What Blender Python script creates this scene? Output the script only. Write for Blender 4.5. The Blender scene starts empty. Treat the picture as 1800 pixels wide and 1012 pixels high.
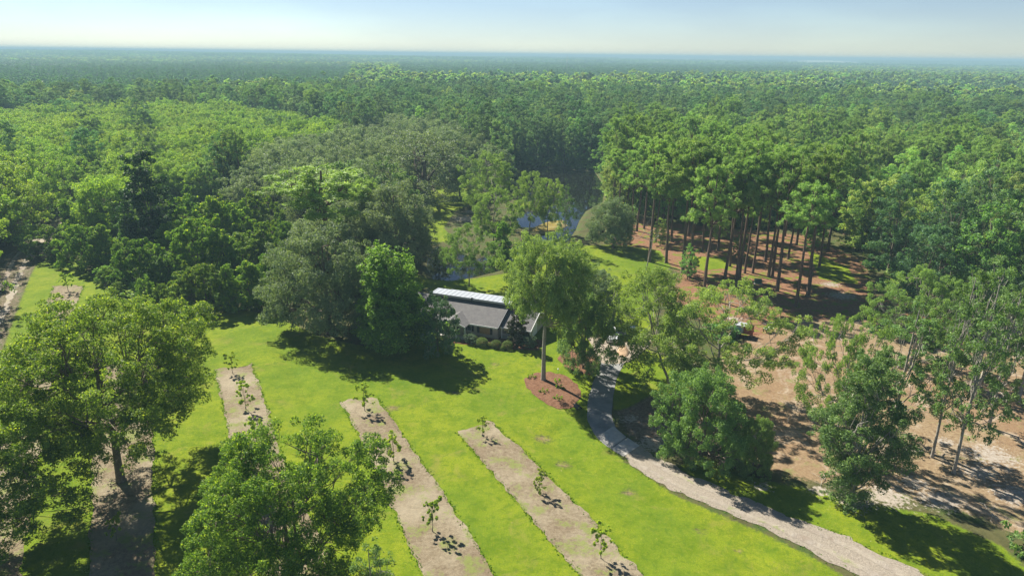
import bpy, bmesh, math, random
import numpy as np
from mathutils import Vector, Matrix

R_ = math.radians
rng = np.random.default_rng(7)
SC = bpy.context.scene
COL = SC.collection

# ------------------------------------------------------------------ camera
CAM_H = 46.0
PITCH, ROLL = 18.86, 0.7
cam_data = bpy.data.cameras.new('camera')
cam_data.sensor_width = 36.0
cam_data.lens = 24.0
cam_data.clip_start = 0.5
cam_data.clip_end = 60000.0
cam = bpy.data.objects.new('camera', cam_data)
COL.objects.link(cam)
CAM_R = Matrix.Rotation(R_(90 - PITCH), 3, 'X') @ Matrix.Rotation(R_(ROLL), 3, 'Z')
cam.matrix_world = Matrix.Translation((0, 0, CAM_H)) @ CAM_R.to_4x4()
SC.camera = cam

# ------------------------------------------------------------------ light
SUN_EL, SUN_AZ = 44.0, -42.0          # azimuth measured from the view direction, minus = left
world = bpy.data.worlds.new('World')
SC.world = world
world.use_nodes = True
wn = world.node_tree
sky = wn.nodes.new('ShaderNodeTexSky')
sky.sky_type = 'NISHITA'
sky.sun_disc = False
sky.sun_elevation = R_(SUN_EL)
sky.sun_rotation = R_(SUN_AZ)
sky.altitude = 50
sky.air_density = 0.8
sky.dust_density = 0.05
sky.ozone_density = 1.2
# faint high cloud in the sky
_tc = wn.nodes.new('ShaderNodeTexCoord'); _mp = wn.nodes.new('ShaderNodeMapping')
_mp.inputs['Scale'].default_value = (1.0, 1.0, 5.0)
_nz = wn.nodes.new('ShaderNodeTexNoise'); _nz.inputs['Scale'].default_value = 3.0; _nz.inputs['Detail'].default_value = 6
_rp = wn.nodes.new('ShaderNodeValToRGB')
_rp.color_ramp.elements[0].position = .45; _rp.color_ramp.elements[0].color = (.60, .615, .67, 1)
_rp.color_ramp.elements[1].position = .75; _rp.color_ramp.elements[1].color = (.68, .70, .73, 1)
_mx = wn.nodes.new('ShaderNodeMix'); _mx.data_type = 'RGBA'; _mx.blend_type = 'MULTIPLY'; _mx.inputs[0].default_value = 1.0
wn.links.new(_tc.outputs['Generated'], _mp.inputs[0]); wn.links.new(_mp.outputs[0], _nz.inputs['Vector'])
wn.links.new(_nz.outputs['Fac'], _rp.inputs[0]); wn.links.new(sky.outputs[0], _mx.inputs[6]); wn.links.new(_rp.outputs[0], _mx.inputs[7])
wn.links.new(_mx.outputs[2], wn.nodes['Background'].inputs[0])
wn.nodes['Background'].inputs[1].default_value = 0.054

sd = bpy.data.lights.new('sun', 'SUN')
sd.energy = 4.0
sd.angle = R_(0.6)
sd.color = (1.0, 0.95, 0.84)
sun = bpy.data.objects.new('sun', sd)
COL.objects.link(sun)
_a, _e = R_(SUN_AZ), R_(SUN_EL)
sdir = Vector((math.sin(_a) * math.cos(_e), math.cos(_a) * math.cos(_e), math.sin(_e)))
sun.rotation_euler = sdir.to_track_quat('Z', 'Y').to_euler()
sun.location = (-60, 60, 120)

SC.view_settings.view_transform = 'Standard'
SC.view_settings.look = 'None'
SC.view_settings.gamma = 1.0
SC.view_settings.use_curve_mapping = False
SC.view_settings.exposure = 1.55
cy = SC.cycles
cy.max_bounces = 7
cy.diffuse_bounces = 4
cy.glossy_bounces = 2
cy.transmission_bounces = 4
cy.volume_bounces = 0
cy.transparent_max_bounces = 4
cy.caustics_reflective = False
cy.caustics_refractive = False
try:
    cy.use_denoising = True
    cy.denoiser = 'OPENIMAGEDENOISE'
except Exception:
    pass

# ------------------------------------------------------------------ survey helpers
F, CX, CY = 1200.0, 900.0, 506.0
_R = np.array(CAM_R)

def ray(px, py):
    return _R @ np.array([(px - CX) / F, -(py - CY) / F, -1.0])

def G(px, py, z=0.0):
    d = ray(px, py)
    t = (z - CAM_H) / d[2]
    return np.array([d[0] * t, d[1] * t])

def HT(b, t):
    g = G(*b); d = ray(*t)
    return CAM_H + d[2] * math.hypot(*g) / math.hypot(d[0], d[1])

def proj(P):
    """world points (n,3) -> photo pixels (n,2)"""
    v = (np.asarray(P, float) - np.array([0, 0, CAM_H])) @ _R
    return np.stack([CX + F * v[:, 0] / -v[:, 2], CY - F * v[:, 1] / -v[:, 2]], 1)

def inpoly(P, poly):
    x, y = P[:, 0], P[:, 1]
    c = np.zeros(len(P), bool)
    n = len(poly)
    for i in range(n):
        x1, y1 = poly[i]; x2, y2 = poly[(i + 1) % n]
        if y1 == y2:
            continue
        m = ((y1 > y) != (y2 > y)) & (x < (x2 - x1) * (y - y1) / (y2 - y1) + x1)
        c ^= m
    return c

def dline(P, pts, closed=False):
    d = np.full(len(P), 1e9)
    n = len(pts)
    for i in range(n if closed else n - 1):
        a = np.array(pts[i]); b = np.array(pts[(i + 1) % n])
        ab = b - a
        t = np.clip(((P - a) @ ab) / (ab @ ab + 1e-9), 0, 1)
        d = np.minimum(d, np.hypot(*(P - a - t[:, None] * ab).T))
    return d

def sdf(P, poly):
    """positive inside"""
    d = dline(P, poly, True)
    return np.where(inpoly(P, poly), d, -d)

def W(poly):
    return [tuple(G(*p)) for p in poly]

def smooth(a, b, x):
    t = np.clip((x - a) / (b - a), 0, 1)
    return t * t * (3 - 2 * t)

# ------------------------------------------------------------------ ground plan
POND = W([(885, 297), (960, 293), (1045, 300), (1062, 325), (1060, 352), (1030, 368), (1018, 385), (1012, 400),
          (1000, 418), (975, 432), (930, 452), (885, 470), (830, 484), (790, 490), (762, 487), (750, 468), (752, 445),
          (768, 428), (800, 436), (838, 452), (890, 436), (935, 417), (975, 405), (998, 394), (990, 384),
          (960, 388), (935, 398), (915, 396), (905, 380), (930, 366), (950, 356), (915, 350), (893, 325)])
LAWNS = [
    W([(-500, 1500), (-420, 900), (-100, 690), (0, 590), (30, 520), (62, 462), (130, 452), (175, 498), (240, 540),
       (330, 545), (420, 545), (470, 550), (560, 590), (650, 610), (740, 560), (760, 500), (900, 520), (960, 590),
       (1046, 615), (1046, 690), (1035, 740), (1100, 812), (1190, 872), (1340, 935), (1440, 985), (1560, 1060), (1700, 1500)]),
    W([(1075, 690), (1090, 632), (1130, 612), (1200, 640), (1235, 660), (1200, 690), (1150, 690), (1105, 715), (1080, 722)]),
    W([(1190, 820), (1235, 800), (1330, 840), (1430, 862), (1530, 885), (1640, 905), (1760, 960), (1840, 1030), (1850, 1150), (1640, 1015), (1480, 945), (1330, 885), (1250, 855)]),
    W([(700, 470), (760, 492), (830, 490), (900, 478), (960, 460), (1020, 432), (1080, 430), (1160, 440), (1180, 470),
       (1100, 500), (1000, 520), (930, 525), (760, 505), (700, 510)]),
    W([(690, 350), (740, 322), (830, 320), (850, 345), (800, 372), (780, 400), (800, 425), (760, 425), (740, 395), (700, 370)]),
    W([(935, 520), (1040, 490), (1150, 500), (1150, 580), (1040, 605), (950, 605)]),
    W([(905, 352), (948, 356), (920, 368), (905, 378)]),
    W([(1210, 452), (1275, 452), (1290, 470), (1235, 476)]),
    W([(1420, 440), (1490, 470), (1510, 500), (1440, 490)]),
]
STRAW = [
    W([(1060, 425), (1130, 385), (1260, 400), (1420, 415), (1520, 460), (1530, 520), (1640, 530), (1690, 575), (1560, 590),
       (1440, 600), (1330, 600), (1230, 560), (1180, 520), (1200, 480), (1150, 452)]),
]
LITTER = [
    W([(1235, 700), (1270, 630), (1310, 598), (1400, 565), (1500, 560), (1640, 580), (1800, 620), (2100, 760), (2100, 1000),
       (1840, 960), (1700, 900), (1560, 868), (1430, 845), (1330, 822), (1230, 770)]),
]
DIRT = [W([(1085, 722), (1150, 695), (1215, 690), (1240, 760), (1270, 800), (1230, 812), (1160, 790), (1110, 765)])]
SAND_PATCH = [(1150, 780, 2.2), (1560, 800, 1.2), (1600, 790, 1.5), (1660, 775, 1.3), (1745, 800, 3.0), (1560, 872, 2.6), (1500, 880, 2.0),
              (1650, 880, 2.3), (1720, 830, 2.0), (1780, 870, 2.3), (1440, 862, 1.2), (1610, 850, 1.6), 
              (1110, 735, 1.3), (1480, 520, 3.0), (1460, 500, 2.0), (820, 385, 4.5), (835, 372, 3.0), (1290, 560, 1.5),
              (730, 362, 3.0), (1340, 855, 1.0)]
LANE = [[G(*p) for p in l] for l in (
    [(150, 375), (112, 392), (78, 418), (52, 450), (30, 492), (8, 545), (-30, 640), (-90, 800)],
    [(130, 388), (88, 412), (50, 428), (26, 452), (4, 500), (-30, 570), (-80, 700)])]
SWALES = [([G(*p) for p in l], w, d) for l, w, d in (
    ([(452, 552), (480, 590), (515, 650), (545, 712)], .8, .34),
    ([(880, 860), (930, 930), (975, 1010), (1000, 1060)], .35, .08), ([(640, 640), (720, 665), (860, 690), (960, 740)], .8, .08),
    ([(975, 760), (985, 785), (1025, 822), (1080, 850), (1180, 900), (1330, 960)], 1.6, .30),
    ([(560, 640), (700, 690), (800, 720)], 3.0, .10))]

def vnoise(x, y, s, seed=0):
    """smooth value noise, numpy"""
    x = np.asarray(x, float) / s + seed * 17.3; y = np.asarray(y, float) / s - seed * 9.1
    xi = np.floor(x).astype(np.int64); yi = np.floor(y).astype(np.int64)
    fx = x - xi; fy = y - yi
    fx = fx * fx * (3 - 2 * fx); fy = fy * fy * (3 - 2 * fy)
    def hsh(a, b):
        h = (a * 374761393 + b * 668265263 + seed * 1442695) & 0xffffffff
        h = ((h ^ (h >> 13)) * 1274126177) & 0xffffffff
        return ((h ^ (h >> 16)) & 0xffff) / 65535.0
    a = hsh(xi, yi); b = hsh(xi + 1, yi); c = hsh(xi, yi + 1); d = hsh(xi + 1, yi + 1)
    return (a * (1 - fx) + b * fx) * (1 - fy) + (c * (1 - fx) + d * fx) * fy

def height(x, y):
    x = np.atleast_1d(np.asarray(x, float)); y = np.atleast_1d(np.asarray(y, float))
    d = np.hypot(x, y)
    z = (vnoise(x, y, 14, 3) - .5) * .14
    P = np.stack([x, y], 1)
    near = (d < 420)
    if near.any():
        Pn = P[near]; zn = z[near]
        for pts, w, dep in SWALES:
            zn -= dep * np.exp(-(dline(Pn, pts) / w) ** 2)
        s = sdf(Pn, POND)
        zn -= 1.5 * smooth(-1.8, 2.5, s)
        z[near] = zn
    far = smooth(1500, 5000, d)
    z = z + far * ((vnoise(x, y, 2600, 5) - .5) * 26 + (vnoise(x, y, 900, 6) - .5) * 8)
    # a low wooded rise far off to the left
    z = z + 12 * np.exp(-(((x + 3300) / 1300) ** 2 + ((y - 4300) / 700) ** 2))
    return z

def hz(x, y):
    return float(height(x, y)[0])

# ------------------------------------------------------------------ materials
MATS = {}
def mat(name):
    m = bpy.data.materials.new(name)
    m.use_nodes = True
    MATS[name] = m
    return m, m.node_tree, m.node_tree.nodes['Principled BSDF']

def ramp(nt, fac, stops, interp='LINEAR'):
    r = nt.nodes.new('ShaderNodeValToRGB')
    r.color_ramp.interpolation = interp
    e = r.color_ramp.elements
    while len(e) < len(stops):
        e.new(0.5)
    for i, (p, c) in enumerate(stops):
        e[i].position = p
        e[i].color = (*c, 1) if len(c) == 3 else c
    nt.links.new(fac, r.inputs[0])
    return r.outputs[0]

def noise(nt, scale, detail=4, rough=.55, vec=None, dist=0):
    n = nt.nodes.new('ShaderNodeTexNoise')
    n.inputs['Scale'].default_value = scale
    n.inputs['Detail'].default_value = detail
    n.inputs['Roughness'].default_value = rough
    n.inputs['Distortion'].default_value = dist
    if vec is None:
        g = nt.nodes.new('ShaderNodeNewGeometry')
        vec = g.outputs['Position']
    nt.links.new(vec, n.inputs['Vector'])
    return n.outputs['Fac']

def mathn(nt, op, a, b=None, clamp=False):
    m = nt.nodes.new('ShaderNodeMath'); m.operation = op; m.use_clamp = clamp
    for i, v in enumerate((a, b)):
        if v is None: continue
        if isinstance(v, (int, float)): m.inputs[i].default_value = v
        else: nt.links.new(v, m.inputs[i])
    return m.outputs[0]

def mix(nt, fac, a, b, mode='MIX'):
    m = nt.nodes.new('ShaderNodeMix'); m.data_type = 'RGBA'; m.blend_type = mode
    if isinstance(fac, (int, float)): m.inputs[0].default_value = fac
    else: nt.links.new(fac, m.inputs[0])
    for i, v in ((6, a), (7, b)):
        if isinstance(v, tuple): m.inputs[i].default_value = (*v, 1)
        else: nt.links.new(v, m.inputs[i])
    return m.outputs[2]

def bump(nt, bs, h, strength, dist):
    b = nt.nodes.new('ShaderNodeBump')
    b.inputs['Strength'].default_value = strength
    b.inputs['Distance'].default_value = dist
    nt.links.new(h, b.inputs['Height'])
    nt.links.new(b.outputs[0], bs.inputs['Normal'])

def simple(name, col, rough=.6, metal=0.0, var=.12, scale=3.0, spec=.5, bmp=0.0):
    m, nt, bs = mat(name)
    f = noise(nt, scale, 5)
    c0 = tuple(v * (1 - var) for v in col); c1 = tuple(min(1, v * (1 + var)) for v in col)
    nt.links.new(ramp(nt, f, [(.3, c0), (.7, c1)]), bs.inputs['Base Color'])
    bs.inputs['Roughness'].default_value = rough
    bs.inputs['Metallic'].default_value = metal
    bs.inputs['Specular IOR Level'].default_value = spec
    if bmp: bump(nt, bs, f, .6, bmp)
    return m

def leaf_mat(name, dark, mid, tip, trans=.42, rough=.5, hue=.012, val=.18):
    m, nt, bs = mat(name)
    a = nt.nodes.new('ShaderNodeAttribute'); a.attribute_name = 'tint'
    col = ramp(nt, a.outputs['Fac'], [(0, dark), (.55, mid), (.9, mid), (1, tip)])
    oi = nt.nodes.new('ShaderNodeObjectInfo')
    hs = nt.nodes.new('ShaderNodeHueSaturation')
    nt.links.new(mathn(nt, 'ADD', mathn(nt, 'MULTIPLY', oi.outputs['Random'], -hue * 2), .5 + hue), hs.inputs['Hue'])
    fr = mathn(nt, 'FRACT', mathn(nt, 'MULTIPLY', oi.outputs['Random'], 13.7))
    nt.links.new(mathn(nt, 'ADD', mathn(nt, 'MULTIPLY', fr, val * 2), 1 - val), hs.inputs['Value'])
    nt.links.new(col, hs.inputs['Color'])
    nt.links.new(hs.outputs[0], bs.inputs['Base Color'])
    bs.inputs['Roughness'].default_value = rough
    bs.inputs['Specular IOR Level'].default_value = .18
    tr = nt.nodes.new('ShaderNodeBsdfTranslucent')
    nt.links.new(mix(nt, 1.0, hs.outputs[0], (1.45, 1.5, .55), 'MULTIPLY'), tr.inputs[0])
    ms = nt.nodes.new('ShaderNodeMixShader'); ms.inputs[0].default_value = trans
    nt.links.new(bs.outputs[0], ms.inputs[1]); nt.links.new(tr.outputs[0], ms.inputs[2])
    nt.links.new(ms.outputs[0], nt.nodes['Material Output'].inputs[0])
    return m

L_PECAN = leaf_mat('pecan_leaf', (0.071, 0.147, 0.038), (0.192, 0.287, 0.047), (0.499, 0.573, 0.071))
L_GROVE = leaf_mat('grove_leaf', (0.108, 0.211, 0.048), (0.254, 0.379, 0.061), (0.510, 0.600, 0.082))
L_OAK = leaf_mat('live_oak_leaf', (0.136, 0.200, 0.123), (0.248, 0.316, 0.182), (0.376, 0.437, 0.289), .3)
L_TALL = leaf_mat('tall_oak_leaf', (0.126, 0.193, 0.070), (0.250, 0.326, 0.105), (0.423, 0.461, 0.187), .36)
L_TULIP = leaf_mat('sweetgum_leaf', (0.076, 0.160, 0.038), (0.193, 0.330, 0.063), (0.364, 0.511, 0.088))
L_MAG = leaf_mat('magnolia_leaf', (0.057, 0.120, 0.063), (0.109, 0.185, 0.082), (0.284, 0.281, 0.235), .15, .33)
L_RUST = leaf_mat('rust_magnolia_leaf', (0.027, 0.047, 0.020), (.05, .07, .03), (.17, .10, .06), .12, .33)
L_PINE = leaf_mat('pine_needle', (0.119, 0.216, 0.058), (0.287, 0.424, 0.131), (0.429, 0.537, 0.238), .34)
L_DPINE = leaf_mat('plantation_needle', (0.075, 0.196, 0.100), (0.121, 0.246, 0.111), (0.194, 0.349, 0.130), .3)
L_HARD = leaf_mat('hardwood_leaf', (0.120, 0.241, 0.084), (0.267, 0.388, 0.118), (0.474, 0.576, 0.189), .44, hue=.035, val=.36)
L_DARK = leaf_mat('dark_hardwood_leaf', (0.085, 0.179, 0.101), (0.156, 0.266, 0.112), (0.280, 0.374, 0.174), .38, hue=.035, val=.32)
L_VINE = leaf_mat('vine_leaf', (0.082, 0.176, 0.032), (0.170, 0.282, 0.039), (0.599, 0.640, 0.058), .4)
L_LIGHT = leaf_mat('light_leaf', (0.130, 0.223, 0.068), (0.258, 0.365, 0.105), (0.405, 0.508, 0.158))
L_SHRUB = leaf_mat('shrub_leaf', (0.068, 0.121, 0.027), (.14, .2, .05), (.30, .36, .08), .25)
L_YEL = leaf_mat('yellow_shrub_leaf', (0.135, 0.230, 0.014), (.26, .40, .02), (.45, .55, .04), .4)
L_SAP = leaf_mat('sapling_leaf', (0.131, 0.234, 0.042), (0.266, 0.370, 0.047), (0.581, 0.647, 0.078))
L_LAUR = leaf_mat('laurel_leaf', (0.093, 0.173, 0.061), (0.169, 0.268, 0.081), (0.339, 0.457, 0.141), .34)
L_IVY = leaf_mat('ivy_leaf', (.018, .055, .014), (.045, .12, .02), (.20, .32, .04), .3)
GRASS = leaf_mat('grass_blade', (.07, .15, .006), (.12, .20, .006), (.19, .24, .015), .35)

BARK = simple('bark', (.16, .13, .10), .9, var=.35, scale=6, spec=.1, bmp=.05)
BARK_PINE = simple('pine_bark', (.15, .105, .08), .9, var=.35, scale=5, spec=.1, bmp=.05)
BARK_GREY = simple('grey_bark', (.30, .27, .23), .85, var=.3, scale=4, spec=.1, bmp=.05)
BARK_DEAD = simple('dead_wood', (.36, .33, .28), .85, var=.2, scale=4, spec=.1)

# ---- ground
m, nt, bs = mat('ground_cover')
def att(name):
    a = nt.nodes.new('ShaderNodeAttribute'); a.attribute_name = name
    return a.outputs['Fac']
n1 = noise(nt, .05, 5, .6); n2 = noise(nt, .35, 6, .65); n3 = noise(nt, 2.2, 6, .7); n4 = noise(nt, 9, 3, .7)
lawn = ramp(nt, n1, [(.32, (.095, .158, .012)), (.45, (.150, .208, .012)), (.56, (.200, .240, .013)), (.68, (.120, .186, .012))])
lawn = mix(nt, mathn(nt, 'MULTIPLY', ramp(nt, n2, [(.38, (1, 1, 1)), (.56, (0, 0, 0))]), .6), lawn, (.075, .135, .004))
lawn = mix(nt, mathn(nt, 'MULTIPLY', ramp(nt, n3, [(.50, (0, 0, 0)), (.72, (1, 1, 1))]), .55), lawn, (.23, .23, .025))
lawn = mix(nt, mathn(nt, 'MULTIPLY', ramp(nt, n4, [(.35, (1, 1, 1)), (.6, (0, 0, 0))]), .5), lawn, (.05, .095, .003))
n5 = noise(nt, .14, 6, .7, dist=1.2)
lawn = mix(nt, mathn(nt, 'MULTIPLY', ramp(nt, n5, [(.56, (0, 0, 0)), (.70, (1, 1, 1))]), .65), lawn, (.20, .18, .045))
n6 = noise(nt, 1.1, 4, .75, dist=.6)
lawn = mix(nt, mathn(nt, 'MULTIPLY', ramp(nt, n6, [(.36, (1, 1, 1)), (.50, (0, 0, 0))]), .55), lawn, (.062, .118, .008))
floor_ = ramp(nt, n2, [(.30, (.045, .05, .018)), (.48, (.09, .085, .035)), (.62, (.055, .085, .02)), (.75, (.10, .13, .03))])
straw = ramp(nt, n3, [(.25, (.10, .05, .028)), (.5, (.20, .105, .06)), (.7, (.29, .165, .10))])
straw = mix(nt, ramp(nt, n2, [(.52, (0, 0, 0)), (.60, (1, 1, 1))]), straw, (.13, .16, .02))
litter = ramp(nt, n3, [(.22, (.10, .070, .042)), (.42, (.205, .142, .084)), (.58, (.265, .195, .115)), (.78, (.36, .28, .18))])
litter = mix(nt, mathn(nt, 'MULTIPLY', ramp(nt, n1, [(.42, (0, 0, 0)), (.62, (1, 1, 1))]), .6), litter, (.21, .125, .07))
litter = mix(nt, mathn(nt, 'MULTIPLY', ramp(nt, n2, [(.56, (0, 0, 0)), (.66, (1, 1, 1))]), .6), litter, (.15, .19, .05))
litter = mix(nt, mathn(nt, 'MULTIPLY', ramp(nt, noise(nt, .22, 6, .75, dist=1.0), [(.52, (0, 0, 0)), (.66, (1, 1, 1))]), .7), litter, (.40, .335, .26))
litter = mix(nt, mathn(nt, 'MULTIPLY', ramp(nt, noise(nt, .6, 5, .7), [(.34, (1, 1, 1)), (.44, (0, 0, 0))]), .55), litter, (.12, .075, .045))
sand = ramp(nt, n3, [(.3, (.24, .195, .15)), (.6, (.34, .295, .245)), (.8, (.42, .385, .34))])
dirt = ramp(nt, n3, [(.3, (.08, .055, .04)), (.5, (.16, .12, .085)), (.7, (.25, .20, .155))])
def mask(name, k=.9):
    return mathn(nt, 'MULTIPLY', mathn(nt, 'SUBTRACT', mathn(nt, 'ADD', att(name), mathn(nt, 'MULTIPLY', mathn(nt, 'SUBTRACT', n3, .5), k)), .38), 4.5, True)
c = floor_
c = mix(nt, mask('m_straw', 1.4), c, straw)
c = mix(nt, mask('m_litter', 1.2), c, litter)
c = mix(nt, mask('m_dirt', 1.8), c, dirt)
c = mix(nt, mask('m_lawn', .9), c, lawn)
c = mix(nt, mask('m_sand', 2.2), c, sand)
nt.links.new(c, bs.inputs['Base Color'])
bs.inputs['Roughness'].default_value = .95
bs.inputs['Specular IOR Level'].default_value = .08
bump(nt, bs, mathn(nt, 'ADD', n3, mathn(nt, 'MULTIPLY', n4, .5)), .8, .10)
GROUND = m

def litter_mat(name, stops, grass=.0, scale=2.2):
    m, nt, bs = mat(name)
    a = noise(nt, scale, 6, .72); b = noise(nt, .35, 5, .6); d = noise(nt, 11, 3, .7)
    c = ramp(nt, a, stops)
    c = mix(nt, mathn(nt, 'MULTIPLY', ramp(nt, d, [(.35, (1, 1, 1)), (.6, (0, 0, 0))]), .4), c, tuple(v * .45 for v in stops[0][1]))
    if grass:
        g = mathn(nt, 'ADD', mathn(nt, 'MULTIPLY', b, .65), mathn(nt, 'MULTIPLY', a, .35))
        w_ = noise(nt, .16, 4, .6)
        c = mix(nt, mathn(nt, 'MULTIPLY', ramp(nt, w_, [(.45, (0, 0, 0)), (.66, (1, 1, 1))]), .55), c, (.36, .31, .22))
        c = mix(nt, mathn(nt, 'MULTIPLY', ramp(nt, w_, [(.34, (1, 1, 1)), (.46, (0, 0, 0))]), .5), c, (.17, .12, .08))
        c = mix(nt, ramp(nt, g, [(.60 - grass, (0, 0, 0)), (.68 - grass, (.75, .75, .75))]), c, (.17, .21, .045))
    nt.links.new(c, bs.inputs['Base Color'])
    bs.inputs['Roughness'].default_value = .95
    bs.inputs['Specular IOR Level'].default_value = .08
    bump(nt, bs, mathn(nt, 'ADD', a, mathn(nt, 'MULTIPLY', d, .5)), 1.0, .12)
    return m
M_STRIP = litter_mat('dead_grass', [(.25, (.11, .082, .05)), (.45, (.215, .168, .11)), (.6, (.285, .232, .155)), (.8, (.39, .32, .225))], .085)
M_MULCH = litter_mat('pine_straw_mulch', [(.25, (.08, .038, .022)), (.45, (.17, .088, .052)), (.6, (.24, .13, .08)), (.8, (.31, .185, .12))], 0, 3.0)
M_SANDROAD = litter_mat('sandy_gravel', [(.25, (.24, .20, .155)), (.45, (.31, .265, .21)), (.6, (.36, .31, .25)), (.8, (.42, .37, .31))], 0, 4.0)
M_APRON = litter_mat('sandy_concrete', [(.25, (.28, .23, .18)), (.5, (.36, .30, .235)), (.8, (.42, .36, .30))], 0, 1.5)
M_PILE = litter_mat('straw_pile', [(.25, (.30, .19, .11)), (.5, (.48, .33, .21)), (.8, (.6, .45, .31))], 0, 4)
M_RUT = litter_mat('white_sand', [(.25, (.25, .21, .165)), (.5, (.335, .29, .24)), (.8, (.42, .375, .325))], .06, 1.6)
M_SPIT = litter_mat('pond_weed', [(.25, (.12, .10, .02)), (.5, (.25, .19, .035)), (.8, (.33, .28, .07))], .04, 1.6)
m, nt, bs = mat('asphalt')
a = noise(nt, .5, 5, .65); b = noise(nt, 7, 4, .7)
c = ramp(nt, a, [(.3, (.13, .13, .13)), (.5, (.19, .19, .185)), (.7, (.26, .25, .235))])
c = mix(nt, mathn(nt, 'MULTIPLY', ramp(nt, b, [(.5, (0, 0, 0)), (.75, (1, 1, 1))]), .2), c, (.30, .29, .27))
nt.links.new(c, bs.inputs['Base Color']); bs.inputs['Roughness'].default_value = .85; bump(nt, bs, b, .5, .03)
M_ASPH = m
M_SLAB = simple('worn_concrete', (.36, .34, .31), .85, var=.2, scale=1.2, bmp=.02)
m, nt, bs = mat('pond_water')
bs.inputs['Base Color'].default_value = (.007, .007, .005, 1)
bs.inputs['Roughness'].default_value = .03
bs.inputs['IOR'].default_value = 1.33
b = nt.nodes.new('ShaderNodeBump'); b.inputs['Strength'].default_value = .12; b.inputs['Distance'].default_value = .03
nt.links.new(noise(nt, .8, 3), b.inputs['Height']); nt.links.new(b.outputs[0], bs.inputs['Normal'])
M_WATER = m

# ------------------------------------------------------------------ mesh helpers
def mesh_from(name, V, Fq, mats, tint=None, midx=None, smooth_=False):
    """V (n,3); Fq list of arrays of faces (quads or tris)"""
    me = bpy.data.meshes.new(name)
    V = np.asarray(V, np.float32)
    me.vertices.add(len(V)); me.vertices.foreach_set('co', V.ravel())
    loops = np.concatenate([f.ravel() for f in Fq]).astype(np.int32)
    sizes = np.concatenate([np.full(len(f), f.shape[1]) for f in Fq]).astype(np.int32)
    starts = np.concatenate([[0], np.cumsum(sizes)[:-1]]).astype(np.int32)
    me.loops.add(len(loops)); me.loops.foreach_set('vertex_index', loops)
    me.polygons.add(len(sizes)); me.polygons.foreach_set('loop_start', starts)
    try: me.polygons.foreach_set('loop_total', sizes)
    except Exception: pass
    for mm in mats: me.materials.append(mm)
    if midx is not None: me.polygons.foreach_set('material_index', np.asarray(midx, np.int32))
    me.polygons.foreach_set('use_smooth', np.full(len(sizes), bool(smooth_)))
    if tint is not None:
        at = me.attributes.new('tint', 'FLOAT', 'FACE')
        at.data.foreach_set('value', np.asarray(tint, np.float32))
    me.update(calc_edges=True)
    return me

def ordw(n):
    return '%d%s' % (n, 'th' if 10 <= n % 100 <= 20 else {1: 'st', 2: 'nd', 3: 'rd'}.get(n % 10, 'th'))

def tag(o, label=None, cat=None, group=None, kind=None):
    if label: o['label'] = label
    if cat: o['category'] = cat
    if group: o['group'] = group
    if kind: o['kind'] = kind
    return o

def link(name, me, parent=None, loc=None):
    o = bpy.data.objects.new(name, me); COL.objects.link(o)
    if parent: o.parent = parent
    if loc is not None: o.location = loc
    return o

def empty(name, loc, rz=0, scale=(1, 1, 1)):
    o = bpy.data.objects.new(name, None); COL.objects.link(o)
    o.location = loc; o.rotation_euler = (0, 0, rz); o.scale = scale
    o.empty_display_size = .3
    return o

class MB:
    """collects boxes, prisms, tubes"""
    def __init__(s): s.V = []; s.F = []; s.n = 0
    def add(s, v, f):
        v = np.asarray(v, float); s.V.append(v)
        for q in f: s.F.append([i + s.n for i in q])
        s.n += len(v); return s
    def box(s, x0, x1, y0, y1, z0, z1):
        v = [(x, y, z) for z in (z0, z1) for x, y in ((x0, y0), (x1, y0), (x1, y1), (x0, y1))]
        return s.add(v, [(3, 2, 1, 0), (4, 5, 6, 7), (0, 1, 5, 4), (1, 2, 6, 5), (2, 3, 7, 6), (3, 0, 4, 7)])
    def prism(s, poly, axis, a, b):
        """poly: 2D points; extruded along axis from a to b"""
        n = len(poly); v = []
        for t in (a, b):
            for p in poly:
                q = list(p); q.insert(axis, t); v.append(q)
        f = [tuple(range(n))[::-1], tuple(range(n, 2 * n))]
        f += [(i, (i + 1) % n, n + (i + 1) % n, n + i) for i in range(n)]
        return s.add(v, f)
    def tube(s, pts, rad, sides=6):
        V, Fq = tube_arr(pts, rad, sides)
        return s.add(V, [tuple(q) for q in Fq])
    def build(s, name, m, parent=None, bevel=0, smooth_=False):
        me = bpy.data.meshes.new(name)
        me.from_pydata(np.concatenate(s.V).tolist(), [], s.F)
        me.materials.append(m)
        bm = bmesh.new(); bm.from_mesh(me)
        bmesh.ops.recalc_face_normals(bm, faces=bm.faces)
        if bevel: bmesh.ops.bevel(bm, geom=bm.edges[:], offset=bevel, segments=2, affect='EDGES', clamp_overlap=True)
        bm.to_mesh(me); bm.free()
        if smooth_:
            for p in me.polygons: p.use_smooth = True
        return link(name, me, parent)

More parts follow.
